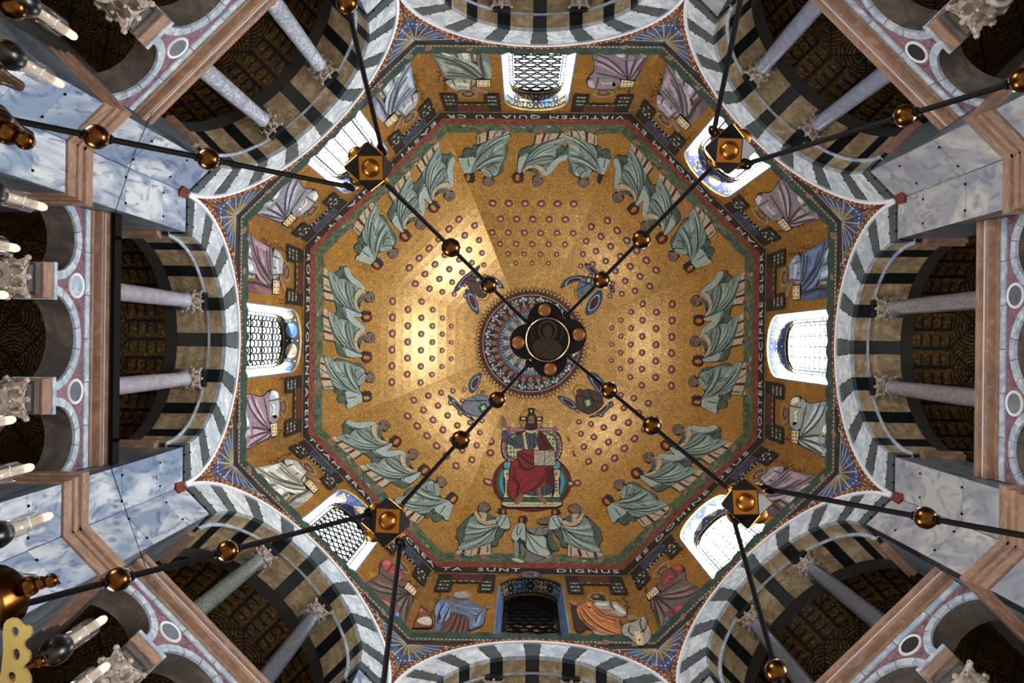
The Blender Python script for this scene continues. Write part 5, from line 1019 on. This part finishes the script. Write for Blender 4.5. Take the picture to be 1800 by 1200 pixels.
def soffit(kind):
    def f(mb):
        base = DKS if kind in (6, 2, 4) else NAVY
        sof_patch(mb, 0, .08, -pi/2, pi/2, G_RIM, .002, 20); sof_patch(mb, .08, .84, -pi/2, pi/2, base, 0, 20); sof_patch(mb, .84, 1, -pi/2, pi/2, G_RIM, .002, 20)
        lt = tess('soff_cream', '#a39878', '#7c7054', sc=30); bb = tess('soff_blue', '#5b82ad', '#41648f', sc=30); wh = plain('pearl', '#e8ddcc')
        C4 = [-1.17, -.39, .39, 1.17] if kind != 3 else [-1.05, 0, 1.05]
        for i, a in enumerate(C4):
            m = lt if i % 2 else bb
            if kind in (6, 2):      # crosses with scrolls
                for p in ([(-.27,-.05),(-.27,.05),(.27,.05),(.27,-.05)], [(-.06,-.24),(-.06,.24),(.06,.24),(.06,-.24)]): sof_shape(mb, .46, a, p, m, .006)
                for sx in (-1, 1):
                    for sy in (-1, 1): sof_shape(mb, .46+sx*.2, a+sy*.19, [(.10*cos(q*.6), .10*sin(q*.6)) for q in range(10)]+[(.055*cos(q*.6), .055*sin(q*.6)) for q in range(9, -1, -1)], lt, .006)
            elif kind == 4:         # rosette medallions
                sof_shape(mb, .46, a, [(.27*cos(q*.314), .29*sin(q*.314)) for q in range(20)], m, .005)
                for q in range(10): sof_shape(mb, .46, a, [(.05*cos(q*.628), .05*sin(q*.628)), (.22*cos(q*.628), .24*sin(q*.628)), (.05*cos(q*.628+.25), .05*sin(q*.628+.25))], DKS, .009)
            elif kind in (0,):      # stars
                P = []
                for q in range(20): R_ = .28 if q % 2 else .13; P.append((R_*cos(q*pi/10), R_*1.05*sin(q*pi/10)))
                sof_shape(mb, .46, a, P, lt, .005); sof_shape(mb, .46, a, [(.07*cos(q*.628), .07*sin(q*.628)) for q in range(10)], bb, .009)
            elif kind == 7 or kind == 5:
                if i % 2 == 0: sof_shape(mb, .46, a, [(.24*cos(q*.314), .25*sin(q*.314)) for q in range(20)], lt, .005); sof_shape(mb, .46, a, [((.16 if q % 2 else .05)*cos(q*pi/4), (.16 if q % 2 else .05)*sin(q*pi/4)) for q in range(8)], DKS, .009)
                else:
                    for sc_, mm, lf in ((1.15, lt, .005), (.9, DKS, .009), (.35, bb, .012)): sof_shape(mb, .46, a, [(x*sc_, y*sc_) for x, y in ((-.27,-.09),(-.09,-.09),(-.09,-.25),(.09,-.25),(.09,-.09),(.27,-.09),(.27,.09),(.09,.09),(.09,.25),(-.09,.25),(-.09,.09),(-.27,.09))], mm, lf)
            else:                   # lozenges
                for sc_, mm, lf in ((1.0, lt, .005), (.8, NAVY, .009), (.45, lt, .012), (.2, DKS, .014)): sof_shape(mb, .46, a, [(-.32*sc_, 0), (0, -.36*sc_), (.32*sc_, 0), (0, .36*sc_)], mm, lf)
        for a in (-1.45, -.78, 0, .78, 1.45):
            for q in (.2, .46, .7): sof_shape(mb, q, a, [(.03*cos(t*1.05), .03*sin(t*1.05)) for t in range(6)], wh, .007)
    return f
def lattice(kind):
    def f(mb):
        hb = WB-.1; wd = .015 if kind in (0, 1) else .024  # thinner bars on the two brightest windows stand in for glare
        def L(pts, w=None):
            # clip to the glazed area
            cur = []
            def inside(u, h): return abs(u) <= RG-.1 and h > hb and (h < SG or hypot(u, h-SG) < RG-.1)
            for p in pts:
                if inside(*p): cur.append((RGL-.02, p[0], p[1]+Z0))
                else:
                    if len(cur) > 1: mb.tube(cur, w or wd, P_BLACK, 4)
                    cur = []
            if len(cur) > 1: mb.tube(cur, w or wd, P_BLACK, 4)
        def frame(R, s): mb.tube([(RGL-.02, -R, hb+Z0)]+[(RGL-.02, u, h+Z0) for u, h in arc(0, SG, R, -pi/2, pi/2, 20)]+[(RGL-.02, R, hb+Z0)], s, P_BLACK, 4)
        frame(RG-.005, .016); frame(RG-.1, .02)
        for i in range(16):
            h = SG-i*.24
            if h > hb:
                for sg in (-1, 1): mb.tube([(RGL-.02, sg*(RG-.1), h+Z0), (RGL-.02, sg*RG, h+Z0)], .012, P_BLACK, 4)
        for i in range(1, 8): a = -pi/2+pi*i/8; mb.tube([(RGL-.02, (RG-.1)*sin(a), SG+(RG-.1)*cos(a)+Z0), (RGL-.02, RG*sin(a), SG+RG*cos(a)+Z0)], .012, P_BLACK, 4)
        top = SG+RG
        if kind in (6, 2):
            for j in range(16):
                h = top-.25-j*.30
                for i in range(-3, 4):
                    u = i*.37+(.185 if j % 2 else 0); L([(u+.155*cos(a*.45), h+.14*sin(a*.45)) for a in range(15)], .022)
                    L([(u+.15, h), (u+.22, h)], .03); L([(u, h+.14), (u, h+.17)], .02)
        elif kind in (5, 7):
            for i in range(-2, 3): L([(i*.34, hb+q*.06) for q in range(90)])
            for i in range(-2, 2):
                L([(i*.34+.17+.13*sin(q*.42), hb+q*.05+.06*sin(q*.84)) for q in range(100)], .011)
        elif kind == 3:
            for i in range(-2, 3): L([(i*.30, hb+q*.06) for q in range(90)])
            for j in range(14):
                h = hb+j*.4
                L([(-.7+q*.035, h+.4*abs(((q*.035)/.30) % 1*1-.0)) if False else (-.75+q*.03, h+.42*(1-abs(((q*.03-.75)/.30*1) % 2-1))) for q in range(51)])
                L([(-.75+q*.03, h+.42*(abs(((q*.03-.75)/.30*1) % 2-1))) for q in range(51)])
        elif kind == 4:
            for i in range(-3, 4): L([(i*.19, hb+q*.06) for q in range(90)])
            for j in range(16):
                for i in range(-4, 4):
                    L([(i*.19+.19*q/8, hb+j*.33+.12*sin(pi*q/8)+(.16 if i % 2 else 0)) for q in range(9)])
            for j in range(5): L([(-.75+q*.05, hb+.35+j*.95) for q in range(31)], .026)
        else:
            for i in range(-2, 3): L([(i*.30, hb+q*.06) for q in range(90)])
            for j in range(14):
                for i in range(-3, 3): L([(i*.30+.15+.15*cos(a*.35), hb+j*.38+.15*sin(a*.35)) for a in range(10)], .011)
    return f
for k in range(8):
    w = link('window_%d' % (k+1), mk(lambda mb: lining(mb)), kind='structure', rz=RZ[k], label='round-headed latticed window of the %s drum wall' % WHERE[k])
    link('soffit_mosaic', mk(soffit(k)), w, label='ornamental mosaic band on the underside of the window arch')
    link('lattice', mk(lattice(k)), w, label='black iron lattice')
    link('pane', mk(lambda mb: prism(mb, win_outline(RG, SG, WB-.1), RGL, RGL+.012, GLASS)), w)
    if k == 2:
        def dark(mb):
            wood = plain('dark_wood', '#17110d', .8)
            mb.box((RGL+.7, -1.3, 19+Z0), (RGL+.8, 1.3, 26+Z0), wood); mb.box((RGL+.06, -1.3, 18.9+Z0), (RGL+.8, -1.2, 26+Z0), wood); mb.box((RGL+.06, 1.2, 18.9+Z0), (RGL+.8, 1.3, 26+Z0), wood)
            mb.box((RGL+.06, -1.3, 25.9+Z0), (RGL+.8, 1.3, 26+Z0), wood); mb.box((RGL+.06, -1.3, 18.9+Z0), (RGL+.8, 1.3, 19.0+Z0), wood)
        link('dark_backing', mk(dark), w)  # box added behind this window to keep the sky light out
        am = NT('amber_glow'); am.b.inputs['Base Color'].default_value = lin('#a8743a'); am.b.inputs['Emission Color'].default_value = lin('#b98448'); am.b.inputs['Emission Strength'].default_value = .35  # faint glow put into the amber pieces in place of light reaching them
        def amber(mb):
            r_ = random.Random(4)
            for j in range(8):
                for i in range(8):
                    if r_.random() < .5: u, h = -.66+i*.18, 20.95+j*.16; mb.box((RGL+.1, u-.07, h-.04+Z0), (RGL+.12, u+.07, h+.04+Z0), am.m)
        link('amber_glow_piece', mk(amber), w, kind='stuff', label='amber pieces with a faint added glow in the lower half of the dark window')
# medallion between the words of the bottom inscription
def star(mb):
    inlay(mb, 'wall', ell(0, H(406)-.05, .33, .34, 20), tess('badge_grey', '#5e5a60', '#3b393f', sc=24), 2); inlay(mb, 'wall', ell(0, H(406)-.05, .12, .12, 8), tess('badge_red', '#6e3b34', '#4a2622', sc=24), 3)
    for q in range(8): inlay(mb, 'wall', [(.1*cos(q*pi/4), H(406)-.05+.1*sin(q*pi/4)), (.28*cos(q*pi/4+.15), H(406)-.05+.28*sin(q*pi/4+.15)), (.28*cos(q*pi/4-.15), H(406)-.05+.28*sin(q*pi/4-.15))], tess('badge_light', '#99938c', '#77726c', sc=24), 3)
link('rosette_badge', mk(star), walls[2], label='grey round badge between the words of the inscription')
# ================================================================== chandelier
P_BALL = plain('old_brass', '#573819', .24, 1.); P_PLATE = plain('dark_bronze', '#080504', .6, 0., .12); P_BOSS = plain('boss_brass', '#8a5a26', .32, 1.)
ch = bpy.data.objects.new('chandelier', None); COL.objects.link(ch); ch.location = at_h(962, 597, 6.5)
ch['label'] = 'great hanging wheel chandelier: black rods with brass balls and a four-lobed centre plate'; ch['category'] = 'chandelier'
OFF = Matrix.Translation(-ch.location)
def cpart(name, mb, parent=None, label=None, smooth=False):
    mb.v = [tuple(Vector(v)-ch.location) for v in mb.v]; return link(name, mb.mesh(name, smooth), parent or ch, label=label)
HP, HN, HR_ = 6.5, 4.4, 2.8
pc = at_h(962, 597, HP)
mb = MB()
LOBES = [(957, 545), (1017, 588), (967, 648), (911, 602)]
disc_prof = lambda R, t=.03: [(R*.97, -t), (R, -t*.6), (R, t*.6), (R*.97, t)]
mb.lathe(disc_prof(.20), P_PLATE, pc, n=40)
plate = cpart('centre_plate', mb, label='dark bronze round plate engraved with a haloed bust')
for x, y in LOBES:
    p = at_h(962+(x-962)*.68, 597+(y-597)*.68, HP); mb = MB(); mb.lathe(disc_prof(.148, .025), P_PLATE, p+Vector((0, 0, .012)), n=32); lb = cpart('plate_lobe', mb, plate)
    p2 = at_h(x+(x-962)*.0, y, HP); mb = MB(); mb.lathe([(.001, -.052), (.035, -.05), (.05, -.035), (.054, -.02)], plain('lobe_brass', '#6e4622', .5, .6), p2, n=20); cpart('lobe_boss', mb, plate)
mb = MB(); mb.tube([pc+Vector((.178*cos(a*.157), .178*sin(a*.157), -.034)) for a in range(40)], .005, plain('thin_brass', '#c9a27a', .3, 1.), 5, closed=True); cpart('plate_rim', mb, plate, label='thin bright ring around the engraved disc')
# the engraved bust: relief lines of a haloed figure with wings
mb = MB(); bz = plain('bust_bronze', '#1d130b', .5, .2); bz2 = plain('bust_line', '#46301c', .45, .6)
def flat(pts, m, d): 
    V = [at_h(x, y, HP-.03-d) for x, y in pts]; n = len(V); mb.add(V+[v+Vector((0, 0, .006+d)) for v in V], [tuple(range(n)), tuple(range(2*n-1, n-1, -1))]+[(i, n+i, n+(i+1) % n, (i+1) % n) for i in range(n)], m)
Bp = lambda pts: [(740+x*.225, 440+y*.225) for x, y in pts]
flat(Bp(chaikin([(900,830),(860,760),(900,700),(960,690),(1020,690),(1080,720),(1110,780),(1070,840),(990,850)], 2)), bz, .001)
flat(Bp(ell(990, 625, 72, 78, 22)), bz2, .001); flat(Bp(ell(990, 625, 62, 68, 22)), P_PLATE, .003)
flat(Bp(ell(990, 630, 38, 50, 16)), bz, .006); flat(Bp(chaikin([(945,640),(940,590),(985,560),(1035,590),(1035,640),(1020,590),(990,580),(960,592)], 1)), P_PLATE, .008)
flat(Bp([(975,680),(1005,680),(1010,710),(970,710)]), bz, .004)
for L_ in ([(900,830),(930,770),(960,720)], [(1080,820),(1050,760),(1020,710)], [(930,840),(980,790),(1060,780)], [(880,700),(860,640),(880,600)], [(1090,700),(1110,640),(1100,590)]):
    mb.tube([at_h(*p, HP-.036) for p in Bp(chaikin(L_, 1, False))], .0035, bz2, 4)
cpart('engraved_bust', mb, plate, label='engraved haloed bust on the plate')
mb = MB(); mb.tube([pc+Vector((0, 0, .03)), Vector((0, 0, ZM+.05))], .02, P_BLACK, 8); cpart('hanging_rod', mb, label='rod rising from the plate to the dome')
def px_of(P):
    q = RF @ (Vector(P)-Vector((CX, CY, Z0))); return 900+F*q.x/q.z, 600+F*q.y/q.z
def rod(A, B, balls, br, parent):
    mb = MB(); mb.tube([A, B], .0135, P_BLACK, 8); rd = cpart('rod', mb, parent)
    for bx, by in balls:
        best = min((hypot(px_of(A+(B-A)*s*.002)[0]-bx, px_of(A+(B-A)*s*.002)[1]-by), s) for s in range(0, 501))[1]
        p = A+(B-A)*best*.002; mb = MB(); mb.lathe([(br*sin(pi*i/12), -br*cos(pi*i/12)) for i in range(13)]+[], P_BALL, p, (B-A), 20)
        e = (B-A).normalized(); mb.lathe([(.02, -br-.012), (.022, -br+.004)], P_BLACK, p, e, 10); mb.lathe([(.02, br-.004), (.022, br+.012)], P_BLACK, p, e, 10)
        cpart('brass_ball', mb, rd, smooth=True)
    for E_, d in ((A, (B-A)), (B, (A-B))):
        d = d.normalized(); s_ = d.orthogonal().normalized(); mb = MB(); o_ = E_-d*.005
        mb.tube([o_+(d*cos(a)+s_*sin(a))*.03 for a in [2*pi*i/14 for i in range(14)]], .010, P_BLACK, 6, closed=True); cpart('ring_eye', mb, rd)
    return rd
NODES = [((648, 293), (925, 565), [(860, 500), (793, 435)], [((612, 328), (-70, 193), [(367, 273), (170, 235)]), ((671, 262), (505, -430), [(605, 5)])]),
 ((1283, 262), (997, 553), [(1058, 493), (1127, 421)], [((1255, 230), (1385, -410), []), ((1311, 288), (2080, 55), [(1592, 207), (1798, 143)])]),
 ((1312, 885), (1003, 630), [(1072, 684), (1149, 744)], [((1352, 860), (2070, 990), [(1626, 912)]), ((1290, 914), (1480, 1590), [(1365, 1178)])]),
 ((678, 918), (930, 640), [(872, 701), (811, 775)], [((650, 903), (-60, 1088), [(400, 969), (207, 1018)]), ((704, 957), (625, 1600), [])])]
M_BLK = plain('node_black', '#050404', .5, 0., .2)
for (nx, ny), hk, bls, outs in NODES:
    N_ = at_h(nx, ny, HN); cdir = (at_h(975, 592, HN)-N_).normalized()
    n = (Vector((0, 0, -1))*cos(.42)+cdir*sin(.42)).normalized(); ex = (Vector((1, 0, 0))-n*n.x).normalized(); ey = n.cross(ex)
    y_ = (ex+ey).normalized(); z_ = n.cross(y_); R = .138/sqrt(2)
    def W3(v): return N_+(n*v[0]+y_*v[1]+z_*v[2])*R
    V = [(a, b, 0) for a in (-1, 1) for b in (-1, 1)]+[(a, 0, b) for a in (-1, 1) for b in (-1, 1)]+[(0, a, b) for a in (-1, 1) for b in (-1, 1)]
    bm = bpy.data.meshes.new('t'); mb = MB()
    import itertools
    sq = []
    for ax in range(3):
        for s in (-1, 1):
            f = [v for v in V if v[ax] == s]; c = Vector([s if i == ax else 0 for i in range(3)]); u_ = Vector(f[0])-c; u_.normalize(); w_ = c.cross(u_)
            f.sort(key=lambda v: atan2((Vector(v)-c).dot(w_), (Vector(v)-c).dot(u_))); sq.append((c, f))
    for c, f in sq: mb.add([W3(v) for v in f], [(0, 1, 2, 3)], M_BLK)
    for s in itertools.product((-1, 1), repeat=3):
        f = [(s[0], s[1], 0), (0, s[1], s[2]), (s[0], 0, s[2])]
        if s[0]*s[1]*s[2] < 0: f = f[::-1]
        mb.add([W3(v) for v in f], [(0, 1, 2)], M_BLK)
    nd = cpart('faceted_joint', mb, label='many-sided black joint with square brass faces')
    for c, f in sq:
        mb = MB(); F0 = [c*1.0+(Vector(v)-c)*.93 for v in f]; mb.add([W3(v) for v in F0]+[W3(v+c*.05) for v in F0], [(0, 1, 2, 3), (4, 5, 6, 7), (0, 1, 5, 4), (1, 2, 6, 5), (2, 3, 7, 6), (3, 0, 4, 7)], P_BOSS)
        ax = (W3(c*2)-W3(c)).normalized(); r_ = R*.47; mb.lathe([(r_*1.15, 0), (r_*1.1, .004)]+[(r_*cos(pi/2*i/6), r_*.75*sin(pi/2*i/6)) for i in range(7)], P_BOSS, W3(c*1.04), ax, 18); cpart('brass_face', mb, nd)
    rod(at_h(*hk, HP), N_+(at_h(*hk, HP)-N_).normalized()*.13, bls, .066, ch)
    for st, en, bb in outs: rod(at_h(*st, HN-.06), at_h(*en, HR_), bb, .051, ch)
# the wheel itself: a lobed band with turrets, mostly outside the frame
rc = at_h(1009, 590, HR_); RR = 2.42
mb = MB(); n = 96; V = []; Fc = []
for i in range(n):
    a = 2*pi*i/n; r_ = RR+.06*abs(sin(4*a)); c_, s_ = cos(a), sin(a)
    V += [rc+Vector((c_*r_, s_*r_, .05)), rc+Vector((c_*(r_+.02), s_*(r_+.02), .05)), rc+Vector((c_*(r_+.02), s_*(r_+.02), -.3)), rc+Vector((c_*r_, s_*r_, -.3))]
for i in range(n):
    a, b = 4*i, 4*((i+1) % n)
    for q in range(4): Fc.append((a+q, b+q, b+(q+1) % 4, a+(q+1) % 4))
mb.add(V, Fc, P_BRASS); cpart('wheel_band', mb, label='gilded band of the wheel')
def turret(px, py, h, R, finial, inner=False):
    o = at_h(px, py, h); mb = MB(); mb.lathe([(R*.8, -.12), (R, -.1), (R*1.05, -.02), (R*1.15, 0), (R*.9, .04), (R*.5, .12), (.02, .2)], P_BALL, o, n=24)
    t = cpart('turret', mb, smooth=True)
    mb = MB(); mb.lathe([(R*.58, -.128), (R*.62, -.118)], plain('dull_silver', '#8c8a84', .35, .8), o, n=24); cpart('turret_floor', mb, t, label='silvery underside of the turret')
    if finial:
        pts = [at_h(x, y, h-.02) for x, y, _ in finial]; mb = MB(); mb.tube([o]+pts, .012, P_BALL, 8); 
        for p, (_, _, r_) in zip(pts, finial): mb.ball(p, r_, P_BALL, 14, 9)
        cpart('turret_finial', mb, t, smooth=True)
turret(-12, 212, 2.72, .055, [(14, 234, .042), (44, 247, .033)])
turret(-6, 1050, 2.60, .098, [(52, 1030, .034), (72, 1024, .022), (90, 1020, .024)])
turret(20, -8, 2.7, .05, [(24, 12, .045)])
turret(-30, 118, 2.7, .05, [(-2, 95, .02)])
gb = plain('gilt_openwork', '#a08a4e', .4, .85)
mb = MB(); o2 = chaikin([(4,1100),(14,1086),(30,1088),(38,1100),(52,1100),(56,1118),(42,1126),(40,1140),(52,1146),(52,1162),(38,1172),(50,1184),(54,1204),(30,1230),(-10,1230),(6,1160)], 1)
holes = [ell(26, 1110, 7, 9, 10), ell(28, 1150, 7, 11, 10), ell(20, 1190, 8, 10, 10)]
vs, fs = cdt(o2, holes); nn = len(vs)
A = [at_h(x, y, 2.5+(x-20)*.002) for x, y in vs]
mb.add(A+[v+Vector((0, 0, .012)) for v in A], fs+[tuple(i+nn for i in f)[::-1] for f in fs], gb)
for lp in [o2]+holes:
    L = len(lp); A = [at_h(x, y, 2.5+(x-20)*.002) for x, y in lp]; mb.add(A+[v+Vector((0, 0, .012)) for v in A], [(i, (i+1) % L, L+(i+1) % L, L+i) for i in range(L)], gb)
cpart('openwork_crest', mb, label='pierced gilt cresting of the wheel')
# ================================================================== candles standing on the wheel
CG = NT('clear_glass'); tr = CG.n('ShaderNodeBsdfTransparent'); tr.inputs[0].default_value = (.93, .93, .93, 1); gl = CG.n('ShaderNodeBsdfGlossy', Roughness=.04); mx = CG.n('ShaderNodeMixShader'); fr = CG.n('ShaderNodeLayerWeight', Blend=.25)
CG.l(CG.math('ADD', CG.math('MULTIPLY', fr.outputs['Facing'], .55), .05), mx.inputs[0]); CG.l(tr.outputs[0], mx.inputs[1]); CG.l(gl.outputs[0], mx.inputs[2]); CG.l(mx.outputs[0], CG.t.nodes['Material Output'].inputs[0]); CG = CG.m
cand = None
CL = [((133, 66), 'nearest the upper left corner'), ((110, 150), 'second below the upper left corner, over a black cup'), ((80, 365), 'third down the left edge, below the upper rod'), ((32, 437), 'fourth down the left edge'), ((12, 519), 'at the middle of the left edge'),
      ((25, 737), 'beside the lower end of the left arcade, upper one'), ((57, 820), 'just below the left arcade, over the marble pier'), ((90, 905), 'over the lower left cornice, above the gilt turret'), ((185, 1086), 'in front of the lower left arch'), ((190, 1168), 'lowest of the candles, in the lower left corner')]
for (x, y), _ in CL:
    t_ = at_h(x, y, 3.03); b_ = Vector((t_.x, t_.y, t_.z-.274-.158)); d = (b_-rc); d.z = 0; d.normalize(); e_ = rc+d*RR; e_.z = b_.z-.02
    mb = MB(); mb.tube([b_, b_+d*.06-Vector((0, 0, .02)), e_], .009, P_BALL, 6); cpart('candle_bracket', mb)
def cmesh(f): return mk(f, True)
wax = cmesh(lambda mb: mb.lathe([(.0165, 0), (.0165, .255), (.013, .268), (.004, .274)], P_WAX, n=20))
wick = cmesh(lambda mb: mb.tube([(0, 0, .272), (.002, 0, .286)], .0015, P_BLACK, 6))
tube = cmesh(lambda mb: mb.lathe([(.034, .0), (.036, .17), (.0345, .17), (.0325, .0)], CG, n=28))
cup = cmesh(lambda mb: mb.lathe([(.008, -.115), (.03, -.105), (.048, -.07), (.05, -.04), (.044, -.012), (.036, .004)], plain('cup_black', '#060505', .3, 0., .4), n=24))
knob = cmesh(lambda mb: mb.lathe([(.006, -.16), (.018, -.15), (.022, -.135), (.012, -.12), (.008, -.112)], P_BALL, n=16))
for i, ((x, y), tx) in enumerate(CL):
    t_ = at_h(x, y, 3.03); c = bpy.data.objects.new('candle', None); COL.objects.link(c); c.location = (t_.x, t_.y, t_.z-.274)
    c['label'] = 'white candle in a glass tube, '+tx; c['category'] = 'candle'; c['group'] = 'candles on the wheel chandelier'
    for nm, me in (('wax_stick', wax), ('wick', wick), ('glass_tube', tube), ('cup', cup)):
        o = link(nm, me, c)
        if nm == 'cup': link('brass_knob', knob, o)
# ================================================================== thin cables on the marble piers
def cable(pts, lab):
    mb = MB(); P_ = []
    for k, x, y in pts:
        u, h = on_wall(k, x, y, R0-.012); a = RZ[k]; P_.append(((R0-.012)*cos(a)-u*sin(a), (R0-.012)*sin(a)+u*cos(a), h+Z0))
    mb.tube(P_, .006, P_BLACK, 5); link('cable', mb.mesh('cable'), label=lab, cat='cable')
cable([(5, 268, 196), (5, 236, 270), (4, 200, 380)], 'thin black cable running down the marble pier between left and upper left walls')
cable([(4, 193, 815), (4, 215, 880), (3, 257, 1000)], 'thin black cable running down the marble pier between left and lower left walls')
